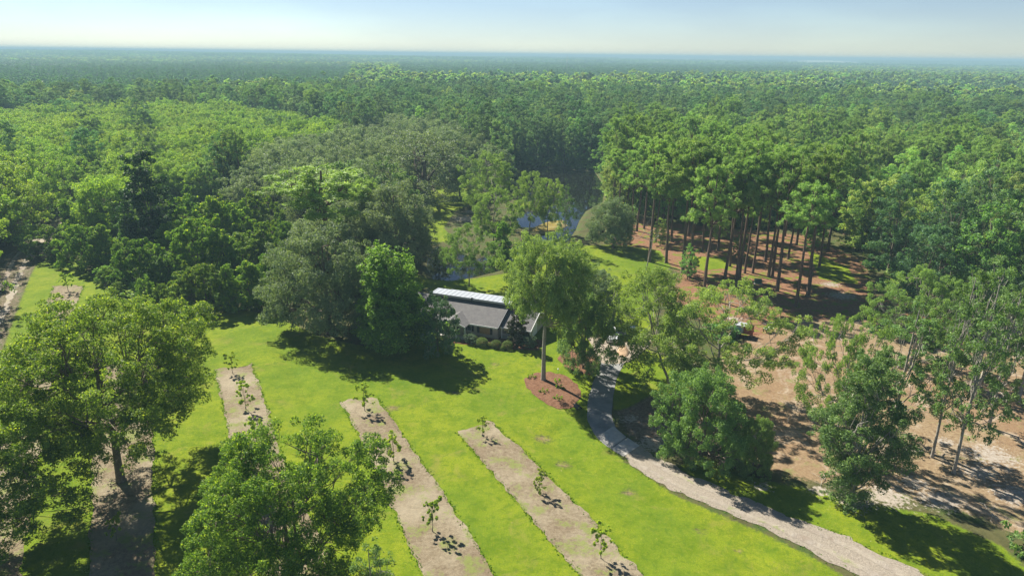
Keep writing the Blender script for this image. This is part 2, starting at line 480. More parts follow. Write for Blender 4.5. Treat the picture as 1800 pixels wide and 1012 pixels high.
def tube_arr(pts, rad, sides=6):
    pts = np.asarray(pts, float); rad = np.asarray(rad, float)
    n = len(pts)
    t = np.gradient(pts, axis=0); t /= np.linalg.norm(t, axis=1)[:, None] + 1e-9
    up = np.where(np.abs(t[:, 2:3]) < .9, np.array([[0, 0, 1.]]), np.array([[1., 0, 0]]))
    up = np.repeat(up[:1], n, 0) if n > 1 else up
    a = np.cross(t, up); bad = np.linalg.norm(a, axis=1) < 1e-3
    a[bad] = np.cross(t[bad], np.array([0.3, 1, 0.2]))
    a /= np.linalg.norm(a, axis=1)[:, None]
    b = np.cross(t, a)
    ang = np.linspace(0, 2 * np.pi, sides, endpoint=False)
    V = pts[:, None] + rad[:, None, None] * (np.cos(ang)[None, :, None] * a[:, None] + np.sin(ang)[None, :, None] * b[:, None])
    V = V.reshape(-1, 3)
    i = np.arange(n - 1)[:, None] * sides; j = np.arange(sides)[None]
    j2 = (j + 1) % sides
    Fq = np.stack([i + j, i + j2, i + sides + j2, i + sides + j], -1).reshape(-1, 4)
    return V, Fq

class Wood:
    def __init__(s): s.V = []; s.F = []; s.n = 0
    def tube(s, pts, rad, sides=6):
        V, Fq = tube_arr(pts, rad, sides)
        s.V.append(V); s.F.append(Fq + s.n); s.n += len(V)
    def arr(s): return np.concatenate(s.V), np.concatenate(s.F)

def curve(a, b, sag, n, r, g):
    a = np.asarray(a, float); b = np.asarray(b, float)
    t = np.linspace(0, 1, n)[:, None]
    p = a + (b - a) * t
    p[:, 2] += sag * np.sin(np.pi * t[:, 0])
    L = np.linalg.norm(b - a)
    p[1:-1] += g.normal(0, r * L, (n - 2, 3))
    return p

# ------------------------------------------------------------------ trees
def leaves(C, n, g, size, aspect=.5, fill=.55, up=.35, flat=.8, tipf=.06, needle=False, droop=0.0):
    """C: clusters (k,4) x y z r -> V, F, tint"""
    w = C[:, 3] ** 2; w = w / w.sum()
    k = g.choice(len(C), n, p=w)
    d = g.normal(size=(n, 3)); d[:, 2] += up
    d /= np.linalg.norm(d, axis=1)[:, None]
    u = g.random(n)
    rr = C[k, 3] * (fill + (1.08 - fill) * u ** .6)
    off = d * rr[:, None]; off[:, 2] *= flat
    off += g.normal(0, .08, (n, 3)) * C[k, 3:4]
    P = C[k, :3] + off
    if needle:
        a = d + g.normal(0, .35, (n, 3))
    else:
        a = d * .6 + g.normal(0, .8, (n, 3)); a[:, 2] -= .15 + droop
    a /= np.linalg.norm(a, axis=1)[:, None]
    nr = d * .9 + g.normal(0, .55, (n, 3)); nr[:, 2] += .35
    b = np.cross(nr, a); b /= np.linalg.norm(b, axis=1)[:, None] + 1e-9
    nn = np.cross(a, b)
    s = size * g.uniform(.65, 1.35, n)[:, None]
    wd = s * aspect * .5
    V = np.empty((n, 4, 3))
    V[:, 0] = P - a * s * .5
    V[:, 1] = P + b * wd + nn * wd * .35
    V[:, 2] = P + a * s * .5
    V[:, 3] = P - b * wd + nn * wd * .35
    tint = np.clip(g.normal(.42, .2, n) + (C[k, 3] - C[:, 3].mean()) * 0 , 0, .88)
    tips = (g.random(n) < tipf * (1 + 2.2 * (d[:, 2] > .45)) * (u > .55))
    tint[tips] = g.uniform(.93, 1, tips.sum())
    # whole sprigs of a shade: leaves of one cluster share a lean
    cl = g.normal(0, .11, len(C)); tint = np.where(tips, tint, np.clip(tint + cl[k], 0, .9))
    Fq = np.arange(n * 4).reshape(n, 4)
    return V.reshape(-1, 3), Fq, tint

def clusters(g, n, R, z0, z1, shape, rc, lobes=.18, asym=0.1, inner=.35, sqz=1.0):
    ph = g.uniform(0, 6.3, 4)
    out = []
    def prof(t):
        if shape == 'round': return math.sqrt(max(0.02, 1 - (2 * t - 1) ** 2)) if t > .38 else .80 + .5 * t
        if shape == 'dome': return math.sqrt(max(.03, 1 - t ** 2.2)) * (.82 + .18 * min(1, t * 4))
        if shape == 'cone': return max(.06, (1 - t) ** .8) * min(1, .55 + t * 3)
        if shape == 'egg': return math.sqrt(max(.03, 1 - ((t - .38) / (.62 if t > .38 else .75)) ** 2))
        if shape == 'umbrella': return (.45 + .55 * min(1, t * 1.7)) * math.sqrt(max(.05, 1 - max(0, (t - .55) / .47) ** 2))
        if shape == 'column': return (.75 + .25 * math.sin(t * 9 + ph[0])) * (1 if t < .85 else 1 - (t - .85) * 3)
        if shape == 'vase': return .35 + .65 * math.sin(min(1, t * 1.15) * 1.9) if t < .92 else .55
    tries = 0
    while len(out) < n and tries < n * 60:
        tries += 1
        best = None; bd = -1
        for _ in range(6):
            t = g.random(); th = g.uniform(0, 6.283)
            f = prof(t)
            if f < g.random() * .9: continue
            rad = R * f * (1 + lobes * math.sin(2 * th + ph[0]) + lobes * .8 * math.sin(3 * th + ph[1] + t * 3) + asym * math.cos(th + ph[2]))
            u = math.sqrt(g.uniform(inner, 1))
            p = (rad * u * math.cos(th), rad * u * math.sin(th), z0 + (z1 - z0) * t)
            if not out: best = p; break
            A = np.array(out)[:, :3]
            dd = np.min(np.sum((A - p) ** 2, 1))
            if dd > bd: bd = dd; best = p
        if best is not None:
            out.append((*best, rc * g.uniform(.6, 1.35)))
    C = np.array(out)
    C[:, 2] = np.clip(C[:, 2], z0 + rc * .4, z1 - rc * .55)
    return C

def limbs(wd, g, C, base_z, trunk, r0, nl=6, twig=.028, sides=5, depth=True):
    """trunk: path array; connects clusters through limbs"""
    th = np.arctan2(C[:, 1], C[:, 0])
    n = len(C)
    seeds = C[g.choice(n, min(nl, n), replace=False), :3]
    for _ in range(4):
        d = ((C[:, None, :3] - seeds[None]) ** 2).sum(-1)
        k = d.argmin(1)
        for j in range(len(seeds)):
            if (k == j).any(): seeds[j] = C[k == j, :3].mean(0)
    top = trunk[-1]
    for j in range(len(seeds)):
        mem = C[k == j]
        if not len(mem): continue
        tgt = seeds[j]
        zz = np.clip(base_z + (tgt[2] - base_z) * .25, base_z * .85, top[2])
        i = np.argmin(np.abs(trunk[:, 2] - zz)); st = trunk[i]
        L = np.linalg.norm(tgt - st)
        rl = r0 * g.uniform(.34, .5)
        pth = curve(st, tgt, -.05 * L, 6, .035, g)
        wd.tube(pth, np.linspace(rl, rl * .4, 6), sides)
        for c in mem:
            s = pth[int(g.integers(2, 6))]
            q = curve(s, c[:3], 0.02, 4, .05, g)
            wd.tube(q, np.linspace(rl * .38, twig, 4), 4)
            if c[3] > 1.0:
                for _ in range(2):
                    e = c[:3] + g.normal(0, 1, 3) * c[3] * .5
                    wd.tube(np.array([q[2], (q[2] + e) / 2 + g.normal(0, .1, 3), e]), [twig * 1.3, twig, twig * .4], 3)

PROTO = {}
def proto(key, seed, H, R, base, shape, ncl, rc, nleaf, size, lm, bm_=None, aspect=.5, r0=None, nl=6, bend=.03, inner=.35,
          needle=False, tipf=.06, fill=.55, lobes=.18, flat=.8, extra=None, up=.35, droop=0, trunk_to=.72, sub=0):
    g = np.random.default_rng(seed)
    C = clusters(g, ncl, R, base, H, shape, rc, lobes, inner=inner)
    r0 = r0 or H * .022
    wd = Wood()
    m_ = 8
    zt = np.linspace(-.3, base + (H - base) * trunk_to, m_)
    tr = np.stack([np.cumsum(g.normal(0, bend, m_)) * H * .08, np.cumsum(g.normal(0, bend, m_)) * H * .08, zt], 1)
    tr[0, :2] = 0; tr[1, :2] *= .3
    rad = r0 * (1 - .75 * np.linspace(0, 1, m_)); rad[0] *= 1.5
    tr = np.insert(tr, 1, [tr[0] * .6 + tr[1] * .4], 0); tr[1, 2] = .35
    rad = np.insert(rad, 1, r0 * 1.08)
    wd.tube(tr, rad, 8)
    C[:, :2] += np.stack([np.interp(C[:, 2], tr[:, 2], tr[:, 0]), np.interp(C[:, 2], tr[:, 2], tr[:, 1])], 1) * .7
    limbs(wd, g, C, base, tr, r0, nl)
    if extra: C = extra(g, wd, C, tr)
    if sub:
        # break each clump into smaller sprigs so that gaps and spurs appear
        S = []
        for c in C:
            k = max(3, int(sub * g.uniform(.7, 1.3)))
            dd = g.normal(size=(k, 3)); dd[:, 2] = dd[:, 2] * .7 + .15
            dd /= np.linalg.norm(dd, axis=1)[:, None]
            pp = c[:3] + dd * c[3] * g.uniform(.35, 1.05, (k, 1))
            S.append(np.column_stack([pp, c[3] * g.uniform(.26, .5, k)]))
        C = np.concatenate(S)
    LV, LF, LT = leaves(C, nleaf, g, size, aspect, fill, up, flat, tipf, needle, droop)
    WV, WF = wd.arr()
    bmt = bm_ or BARK
    cm = mesh_from(key + '_crown', LV, [LF], [lm], LT)
    tm = mesh_from(key + '_trunk', WV, [WF], [bmt], None, smooth_=True)
    jm = mesh_from(key, np.concatenate([LV, WV]), [LF, WF + len(LV)], [lm, bmt], np.concatenate([LT, np.zeros(len(WF))]),
                   np.concatenate([np.zeros(len(LF)), np.ones(len(WF))]))
    PROTO[key] = dict(H=H, R=R, crown=cm, trunk=tm, join=jm)

def place_tree(key, name, x, y, sxy, sz, rz, label, cat='tree', group=None, parts=True, lean=(0, 0)):
    p = PROTO[key]
    z = hz(x, y)
    if parts:
        r = empty(name, (x, y, z), rz, (sxy, sxy, sz))
        r.rotation_euler = (lean[0], lean[1], rz)
        link('crown', p['crown'], r); link('trunk', p['trunk'], r)
    else:
        r = link(name, p['join'], None, (x, y, z))
        r.rotation_euler = (lean[0], lean[1], rz); r.scale = (sxy, sxy, sz)
    tag(r, label, cat, group)
    return r

def hand(key, name, base, top, wpx, label, rz=None, group=None, cat='tree', lean=(0, 0)):
    """a tree surveyed from the photograph: foot, top and crown width"""
    g = G(*base); H = HT(base, top)
    p = PROTO[key]; wpx = wpx * .92
    sl = math.sqrt(g[0] ** 2 + g[1] ** 2 + (CAM_H - H * .6) ** 2)
    Rm = wpx / 2 * sl / F
    rz = rng.uniform(0, 6.28) if rz is None else rz
    return place_tree(key, name, g[0], g[1], Rm / p['R'], H / p['H'], rz, label, cat, group, lean=lean)

#      key            seed H   R     base shape     ncl rc  nleaf size  leaf
proto('pecan_a', 11, 22, 11, 7.2, 'round', 160, 1.7, 150000, .26, L_PECAN, aspect=.5, r0=.5, nl=9, sub=9, lobes=.2, tipf=.11, bend=.05, inner=.2, up=.6)
proto('pecan_b', 12, 20, 8.5, 3.0, 'egg', 130, 1.5, 115000, .26, L_PECAN, aspect=.5, r0=.4, nl=9, sub=9, lobes=.28, tipf=.14, inner=.2, up=.6)
def low_side(g, wd, C, tr):
    # heavy low boughs on one side only
    n = 34; th = g.uniform(-.9, .9, n); rr = g.uniform(3.0, 8.6, n)
    E_ = np.column_stack([rr * np.cos(th), rr * np.sin(th), g.uniform(7.2, 12.5, n), g.uniform(1.0, 2.0, n)])
    for e in E_[::3]:
        wd.tube(curve((.4, 0, 8.6), e[:3], .3, 5, .04, g), np.linspace(.16, .04, 5), 5)
    return np.concatenate([C, E_])
proto('tall_oak', 13, 21, 9.2, 11.4, 'round', 130, 1.8, 96000, .30, L_TALL, BARK_GREY, extra=low_side, r0=.5, nl=7, sub=7, lobes=.12, tipf=.04)
proto('live_oak_a', 14, 15, 8, 1.8, 'dome', 100, 1.9, 60000, .31, L_OAK, r0=.55, nl=8, sub=7, tipf=.05)
proto('live_oak_b', 15, 18, 11, 3.0, 'dome', 100, 2.3, 34000, .42, L_OAK, r0=.8, nl=9, sub=7, tipf=.05, lobes=.25)
def spires(g, wd, C, tr):
    S = []
    for k in range(9):
        th = k * .7 + g.uniform(-.2, .2); rr = g.uniform(.15, .95) * 4.6; hh = 19.2 - rr * 1.1 + g.uniform(-1.2, 1)
        for z in np.arange(3, hh, .9):
            t = z / hh
            S.append((rr * math.cos(th), rr * math.sin(th), z, 1.9 * (1 - t ** 2.2) + .35))
    return np.concatenate([np.array(S), C])
proto('sweetgum', 16, 19.5, 6.5, 1.2, 'cone', 40, 1.5, 60000, .32, L_TULIP, r0=.4, extra=spires, sub=6, tipf=.08, aspect=.7)
proto('laurel', 17, 10, 6.5, .2, 'dome', 90, 1.4, 60000, .24, L_LAUR, r0=.3, nl=8, sub=6, tipf=.05)
proto('dark_laurel', 27, 10, 6.5, .4, 'egg', 80, 1.3, 30000, .28, L_DARK, r0=.3, nl=8, sub=6, tipf=.04)
proto('magnolia', 18, 10, 3.8, 1.2, 'egg', 46, 1.1, 12000, .32, L_MAG, r0=.2, sub=6, aspect=.55, tipf=.12)
proto('rust_magnolia', 19, 7.5, 1.8, .3, 'cone', 40, .62, 8000, .26, L_RUST, r0=.14, sub=5, aspect=.5, tipf=.22)
for i in range(4):
    proto('pine_%d' % i, 30 + i, 27, 3.9, 15.0 + i * .8, ('egg', 'umbrella', 'umbrella', 'egg')[i], 38, 1.1, 15000, .52, L_PINE, BARK_PINE, aspect=.2, r0=.34, nl=9,
          bend=.035, needle=True, sub=7, fill=.3, flat=.85, lobes=.25, tipf=.05, trunk_to=.9, inner=.08)
for i in range(3):
    proto('slender_%d' % i, 40 + i, 22, 3.8, 3.6 + i, 'egg', 48, .95, 11000, .27, L_LAUR, BARK_GREY, r0=.22, nl=9, bend=.035, sub=6, tipf=.06, inner=.05, trunk_to=.93)
for i in range(2):
    proto('airy_%d' % i, 50 + i, 18, 8, 5.0, ('egg', 'round')[i], 78, 1.4, 42000, .27, L_LIGHT, BARK_GREY, r0=.26, nl=7, bend=.07, sub=7, tipf=.05, inner=.25, lobes=.28)
proto('leafy_column', 52, 22, 4.6, .3, 'column', 100, 1.35, 60000, .25, L_LAUR, BARK_GREY, r0=.3, nl=9, bend=.05, sub=6, tipf=.06, inner=.2)
for i in range(3):
    proto('vine_%d' % i, 60 + i, 11, 5, .1, 'dome' if i != 1 else 'cone', 60, 1.3, 24000, .32, L_VINE, r0=.2, sub=5, tipf=.05, fill=.7, up=.6, aspect=.7, lobes=.3)
proto('vine_column', 63, 22, 3.6, .1, 'column', 80, 1.3, 24000, .34, L_IVY, r0=.25, sub=5, tipf=.05, fill=.7, aspect=.7)
proto('vine_cone', 64, 11, 2.6, .1, 'cone', 50, 1.0, 9000, .36, L_VINE, r0=.2, sub=5, tipf=.03, fill=.7, aspect=.7)
for i in range(3):
    proto('grove_%d' % i, 70 + i, 16, 7.6, 2.2, 'round', 66, 1.8, 15000, .44, L_GROVE, r0=.35, nl=6, sub=5, tipf=.10, lobes=.2)
for i in range(3):
    proto('hard_%d' % i, 80 + i, 20, 5.6, 2.5, ('egg', 'dome', 'round')[i], 56, 1.6, 15000, .44, L_HARD, r0=.3, nl=6, sub=5, tipf=.06, lobes=.25)
for i in range(3):
    proto('dark_%d' % i, 84 + i, 23, 5.6, 1.5, ('egg', 'egg', 'dome')[i], 56, 1.6, 15000, .44, L_DARK, r0=.3, nl=6, sub=5, tipf=.04, lobes=.25)
for i in range(2):
    proto('oak_far_%d' % i, 88 + i, 16, 8.5, 1.5, 'dome', 66, 1.9, 16000, .44, L_OAK, r0=.45, nl=6, sub=5, tipf=.06, lobes=.22)
for i in range(2):
    proto('pine_far_%d' % i, 92 + i, 22, 3.4, 8, 'egg', 26, 1.0, 4200, .62, L_PINE, BARK_PINE, aspect=.3, r0=.25, nl=4, needle=True, sub=4, fill=.3, lobes=.25)
    proto('plantation_%d' % i, 94 + i, 15, 2.3, 4, 'cone', 14, .9, 500, 1.0, L_DPINE, BARK_PINE, aspect=.45, r0=.2, nl=3, needle=True, sub=3, fill=.3)
for i in range(3):
    proto('low_%d' % i, 97 + i, 18, 5.6, 2, ('egg', 'dome', 'round')[i], 16, 2.0, 900, 1.5, (L_HARD, L_DARK, L_HARD)[i], r0=.3, nl=3, sub=4, tipf=.06, lobes=.3, aspect=.7)
for i in range(3):
    proto('sapling_%d' % i, 103 + i, 4, 1.35, 1.0, 'egg', 14, .40, 2400, .19, L_SAP, r0=.06, nl=4, sub=4, tipf=.22, aspect=.55, lobes=.3, inner=.02, bend=.06)
def ball(g, wd, C, tr):
    return np.array([[0, 0, .62, .88]])
proto('round_shrub', 107, 1.5, .95, .05, 'dome', 20, .3, 6500, .085, L_SHRUB, r0=.05, fill=.9, lobes=.03, aspect=.7, extra=ball, up=.2)
proto('low_bush', 108, 2.4, 1.7, .05, 'dome', 24, .6, 1600, .3, L_HARD, r0=.05, sub=4, fill=.6, lobes=.2, aspect=.6)
proto('bed_shrub', 109, .7, .5, .02, 'dome', 9, .2, 420, .12, L_YEL, r0=.02, sub=3, fill=.6, lobes=.1, aspect=.5)

# ------------------------------------------------------------------ ground
def axis(a, b, step, far, grow=1.22):
    c = list(np.arange(a, b + step * .5, step))
    s = step; x = c[-1]
    while x < far: s = min(s * grow, 900); x += s; c.append(x)
    s = step; x = c[0]; lo = []
    while x > -far and len(lo) < 80: s = min(s * grow, 900); x -= s; lo.append(x)
    return np.array(lo[::-1] + c)
xs = axis(-120, 130, .85, 16000); ys = axis(36, 275, .85, 16000)
ys = ys[ys > -400]
X, Y = np.meshgrid(xs, ys); P = np.stack([X.ravel(), Y.ravel()], 1)
Z = height(P[:, 0], P[:, 1])
V = np.column_stack([P, Z])
nx, ny = len(xs), len(ys)
i = (np.arange(ny - 1)[:, None] * nx + np.arange(nx - 1)[None]).ravel()
FQ = np.stack([i, i + 1, i + nx + 1, i + nx], 1)
me = mesh_from('ground', V, [FQ], [GROUND], smooth_=True)
nearm = (np.abs(P[:, 0]) < 260) & (P[:, 1] < 420)
def put(name, val):
    at = me.attributes.new(name, 'FLOAT', 'POINT'); at.data.foreach_set('value', val.astype(np.float32))
def polymask(polys, width):
    v = np.zeros(len(P))
    vv = np.zeros(nearm.sum())
    for q in polys: vv = np.maximum(vv, np.clip(.5 + sdf(P[nearm], q) / width, 0, 1))
    v[nearm] = vv
    return v
ml = polymask(LAWNS, 2.0)
lane = np.minimum(dline(P, LANE[0]), dline(P, LANE[1]))
ml = np.where(lane < 2.6, ml * smooth(1.0, 2.6, lane) * .7, ml)
lit = polymask(LITTER, 4.0)
for px, py, r in [(990, 815, 1.5), (1300, 965, .8), (1105, 862, 1.3), (690, 717, 1.6), (955, 770, 1.8), (1190, 990, .7), (520, 560, 1.5), (905, 1000, .6), (1060, 700, .6), (1230, 930, 1.0), (800, 690, 1.2), (870, 640, 1.2)]:
    c0 = G(px, py)
    q = np.exp(-(((P[:, 0] - c0[0]) / (r * 1.3)) ** 2 + ((P[:, 1] - c0[1]) / r) ** 2))
    ml = ml * (1 - .62 * q); lit = np.maximum(lit, .6 * q)
put('m_lawn', ml)
put('m_straw', polymask(STRAW, 6.0))
put('m_litter', lit)
put('m_dirt', np.maximum(polymask(DIRT, 3.0), .55 * np.exp(-(lane / 3.5) ** 2)))
ms_ = np.zeros(len(P))
for px, py, r in SAND_PATCH:
    c0 = G(px, py)
    ms_ = np.maximum(ms_, .75 * np.exp(-(((P[:, 0] - c0[0]) / (r * 1.25)) ** 2 + ((P[:, 1] - c0[1]) / r) ** 2)))
put('m_sand', ms_)
tag(link('ground', me), kind='structure')

def sheet(name, L, Rr, m_, dz=.03, step=.6, jit=.12, cross=8, crown=0, seed=1):
    """ribbon between two world polylines"""
    g = np.random.default_rng(seed)
    L = np.array(L); Rr = np.array(Rr)
    def resamp(A, n):
        d = np.concatenate([[0], np.cumsum(np.linalg.norm(np.diff(A, axis=0), axis=1))])
        t = np.linspace(0, d[-1], n)
        Q = np.stack([np.interp(t, d, A[:, k]) for k in range(2)], 1)
        for _ in range(3):
            Q[1:-1] = Q[1:-1] * .5 + (Q[:-2] + Q[2:]) * .25
        return Q
    ln = max(np.linalg.norm(np.diff(L, axis=0), axis=1).sum(), np.linalg.norm(np.diff(Rr, axis=0), axis=1).sum())
    n = int(ln / step) + 2
    A, B = resamp(L, n), resamp(Rr, n)
    s = np.arange(n) * step
    dirv = (B - A) / np.linalg.norm(B - A, axis=1)[:, None]
    A = A + dirv * ((vnoise(s, s * 0, 1.4, seed) - .5) * 2 * jit + (vnoise(s, s * 0, .7, seed + 3) - .5) * jit)[:, None]
    B = B + dirv * ((vnoise(s, s * 0, 1.3, seed + 5) - .5) * 2 * jit + (vnoise(s, s * 0, .7, seed + 8) - .5) * jit)[:, None]
    t = np.linspace(0, 1, cross + 1)
    Q = A[:, None] * (1 - t)[None, :, None] + B[:, None] * t[None, :, None]
    # ragged ends
    u = np.gradient(Q.mean(1), axis=0); u /= np.linalg.norm(u, axis=1)[:, None]
    e = g.uniform(-1, 1, cross + 1) * jit * 2
    Q[0] += u[0] * e[:, None]; Q[-1] += u[-1] * e[::-1][:, None]
    Q = Q.reshape(-1, 2)
    z = height(Q[:, 0], Q[:, 1]) + dz
    if crown: z = z + crown * np.tile(np.sin(np.pi * t), n) * 1.0
    w = cross + 1
    i = (np.arange(n - 1)[:, None] * w + np.arange(cross)[None]).ravel()
    me = mesh_from(name, np.column_stack([Q, z]), [np.stack([i, i + 1, i + w + 1, i + w], 1)], [m_], smooth_=True)
    return tag(link(name, me), kind='structure')

def blob(name, poly, m_, dz=.03, jit=.12, crown=0.0, seed=1, rings=10, step=.35):
    Pn = np.array(poly)
    Q = []
    n = len(Pn)
    for k in range(n):
        a, b = Pn[k], Pn[(k + 1) % n]
        c = max(1, int(np.linalg.norm(b - a) / step))
        Q += [a + (b - a) * j / c for j in range(c)]
    Q = np.array(Q)
    for _ in range(6): Q = Q * .5 + (np.roll(Q, 1, 0) + np.roll(Q, -1, 0)) * .25
    c0 = Q.mean(0)
    s = np.arange(len(Q)) * step
    Q = c0 + (Q - c0) * (1 + ((vnoise(s, s * 0, .9, seed) - .5) * jit))[:, None]
    V = [np.array([[*c0, 0]])]
    for r in range(1, rings + 1):
        V.append(np.column_stack([c0 + (Q - c0) * (r / rings), np.zeros(len(Q))]))
    V = np.concatenate(V)
    rr = np.concatenate([[0]] + [np.full(len(Q), r / rings) for r in range(1, rings + 1)])
    V[:, 2] = height(V[:, 0], V[:, 1]) + dz + crown * (1 - rr ** 2) * (.75 + .5 * vnoise(V[:, 0], V[:, 1], .8, seed))
    m2 = len(Q); j = np.arange(m2); j2 = (j + 1) % m2
    T = np.stack([np.zeros(m2, int), 1 + j, 1 + j2], 1)
    Fs = [np.stack([1 + (r - 1) * m2 + j, 1 + r * m2 + j, 1 + r * m2 + j2, 1 + (r - 1) * m2 + j2], 1) for r in range(1, rings)]
    me = mesh_from(name, V, [T] + Fs, [m_], smooth_=True)
    return tag(link(name, me), kind='structure')

STRIPS = [
    ([(95, 503), (62, 590), (25, 690), (-70, 1000), (-110, 1150)], [(147, 502), (110, 600), (85, 700), (38, 1000), (20, 1120)]),
    ([(188, 640), (176, 700), (165, 790), (155, 1012), (146, 1180)], [(262, 640), (264, 720), (269, 790), (272, 1012), (276, 1180)]),
    ([(379, 650), (392, 710), (411, 790), (455, 960), (490, 1090)], [(441, 640), (464, 700), (494, 797), (570, 960), (640, 1090)]),
    ([(599, 705), (640, 782), (690, 890), (745, 1012), (790, 1110)], [(664, 699), (710, 768), (785, 875), (870, 1012), (935, 1110)]),
    ([(803, 760), (870, 835), (950, 930), (1020, 1012), (1100, 1110)], [(862, 740), (945, 815), (1040, 915), (1130, 1012), (1215, 1110)]),
]
for k, (l, r) in enumerate(STRIPS):
    sheet('orchard_strip', W(l), W(r), M_STRIP, dz=.04, seed=20 + k, jit=.3, step=.35)
DRV_L = [(1046, 618), (1057, 640), (1044, 668), (1034, 700), (1031, 735), (1047, 768), (1068, 785), (1093, 800)]
DRV_R = [(1118, 618), (1096, 640), (1084, 665), (1078, 695), (1075, 730), (1082, 752), (1098, 770), (1122, 784)]
sheet('driveway', W(DRV_L), W(DRV_R), M_ASPH, dz=.05, seed=31, jit=.05)
RD_L = [(1090, 797), (1119, 826), (1160, 850), (1207, 871), (1260, 893), (1350, 930), (1420, 965), (1491, 1003), (1580, 1055), (1700, 1130)]
RD_R = [(1118, 780), (1145, 797), (1175, 815), (1207, 832), (1260, 856), (1320, 880), (1400, 910), (1480, 940), (1560, 977), (1623, 1009), (1720, 1065), (1850, 1140)]
sheet('sandy_road', W(RD_L), W(RD_R), M_SANDROAD, dz=.045, seed=33, jit=.4, step=.4)
RC = [np.array(W(RD_L)), np.array(W(RD_R))]
def along(A, n=30):
    d = np.concatenate([[0], np.cumsum(np.linalg.norm(np.diff(A, axis=0), axis=1))]); t = np.linspace(0, d[-1], n)
    return np.stack([np.interp(t, d, A[:, k]) for k in range(2)], 1)
RC = [along(a) for a in RC]
for k, (f0, f1) in enumerate(((.20, .36), (.62, .78))):
    sheet('wheel_rut', RC[0] * (1 - f0) + RC[1] * f0, RC[0] * (1 - f1) + RC[1] * f1, M_RUT, dz=.062, seed=90 + k, jit=.22, cross=4, step=.4)
blob('parking_apron', W([(1030, 590), (1080, 582), (1150, 588), (1140, 608), (1122, 626), (1100, 640), (1058, 640), (1047, 620)]), M_APRON, dz=.07, seed=35)
for k, q in enumerate(([(1052, 766), (1078, 749), (1101, 768), (1074, 787)], [(1076, 788), (1103, 769), (1124, 783), (1096, 802)])):
    mb = MB()
    pts = [np.array(G(*p)) for p in q]; z = max(hz(*p) for p in pts)
    v = [(*p, z - .02) for p in pts] + [(*p, z + .085) for p in pts]
    mb.add(v, [(3, 2, 1, 0), (4, 5, 6, 7), (0, 1, 5, 4), (1, 2, 6, 5), (2, 3, 7, 6), (3, 0, 4, 7)])
    tag(mb.build('concrete_slab', M_SLAB), kind='structure')
for k, ln in enumerate(LANE):
    ln = np.array(ln)
    t = np.gradient(ln, axis=0); t /= np.linalg.norm(t, axis=1)[:, None]
    nn = np.stack([-t[:, 1], t[:, 0]], 1) * (.42 if k else .5)
    sheet('sand_track', ln - nn, ln + nn, M_RUT, dz=.04, seed=36 + k, jit=.45, cross=5)
blob('mulch_bed', W([(921, 670), (926, 661), (942, 656), (968, 653), (992, 660), (1012, 672), (1022, 690), (1014, 708), (998, 720), (975, 716), (950, 703), (930, 686)]), M_MULCH, dz=.05, crown=.16, seed=41)
blob('mulch_bed', W([(978, 628), (1010, 612), (1045, 618), (1052, 636), (1048, 650), (1038, 660), (1018, 655), (992, 645)]), M_MULCH, dz=.05, crown=.12, seed=42)
sheet('mulch_bed', W([(796, 590), (850, 592), (905, 595), (955, 598)]), W([(798, 604), (835, 607), (880, 615), (950, 616)]), M_MULCH, dz=.06, seed=43, jit=.2)
tag(blob('straw_heap', W([(1083, 622), (1090, 607), (1100, 606), (1106, 618), (1104, 628), (1094, 629)]), M_PILE, dz=.1, crown=.5, seed=44),
    'low heap of tan straw and sand spilled on the parking apron behind the dark pickup', 'heap')['kind'] = 'thing'

# pond
bm = bmesh.new()
vs = [bm.verts.new((*p, -.55)) for p in np.array(POND) + 0]
c0 = np.array(POND).mean(0)
es = [bm.edges.new((vs[k], vs[(k + 1) % len(vs)])) for k in range(len(vs))]
bmesh.ops.triangle_fill(bm, use_beauty=True, edges=es)
for f in bm.faces:
    if f.normal.z < 0: f.normal_flip()
me = bpy.data.meshes.new('pond_water'); bm.to_mesh(me); bm.free(); me.materials.append(M_WATER)
tag(link('pond_water', me), kind='structure')
blob('weedy_spit', W([(930, 398), (940, 384), (960, 378), (985, 378), (1006, 383), (1002, 392), (985, 401), (960, 406), (938, 408)]), M_SPIT, dz=.12, seed=46)

# haze ---------------------------------------------------------------
HZ = 57.0
mb = MB(); mb.box(-17500, 17500, -1500, 17500, -40, HZ)
m = bpy.data.materials.new('haze'); m.use_nodes = True
nt = m.node_tree; nt.nodes.clear()
vo = nt.nodes.new('ShaderNodeVolumePrincipled'); out = nt.nodes.new('ShaderNodeOutputMaterial')
vo.inputs['Color'].default_value = (.37, .57, .66, 1)
vo.inputs['Density'].default_value = .00036
vo.inputs['Anisotropy'].default_value = 0
nt.links.new(vo.outputs[0], out.inputs['Volume'])
try: m.cycles.homogeneous_volume = True
except Exception: pass
hzo = mb.build('haze', m); tag(hzo, kind='stuff')

# ------------------------------------------------------------------ house
HO = np.array(G(875, 577, 2.3)); HU = np.array([.936, -.352])
hang = math.atan2(HU[1], HU[0])
ROOF = None
m, nt, bs = mat('grey_shingle')
tc = nt.nodes.new('ShaderNodeTexCoord')
br = nt.nodes.new('ShaderNodeTexBrick'); br.inputs['Scale'].default_value = 1.0
br.inputs['Brick Width'].default_value = .33; br.inputs['Row Height'].default_value = .16; br.inputs['Mortar Size'].default_value = .012
br.inputs['Color1'].default_value = (.10, .095, .097, 1); br.inputs['Color2'].default_value = (.15, .142, .138, 1); br.inputs['Mortar'].default_value = (.05, .048, .048, 1)
nt.links.new(tc.outputs['Object'], br.inputs['Vector'])
c = mix(nt, .5, br.outputs['Color'], ramp(nt, noise(nt, 1.4, 5), [(.3, (.085, .08, .083)), (.7, (.155, .147, .143))]))
nt.links.new(c, bs.inputs['Base Color']); bs.inputs['Roughness'].default_value = .9
bump(nt, bs, br.outputs['Fac'], .5, -.02)
ROOF = m
m, nt, bs = mat('painted_brick')
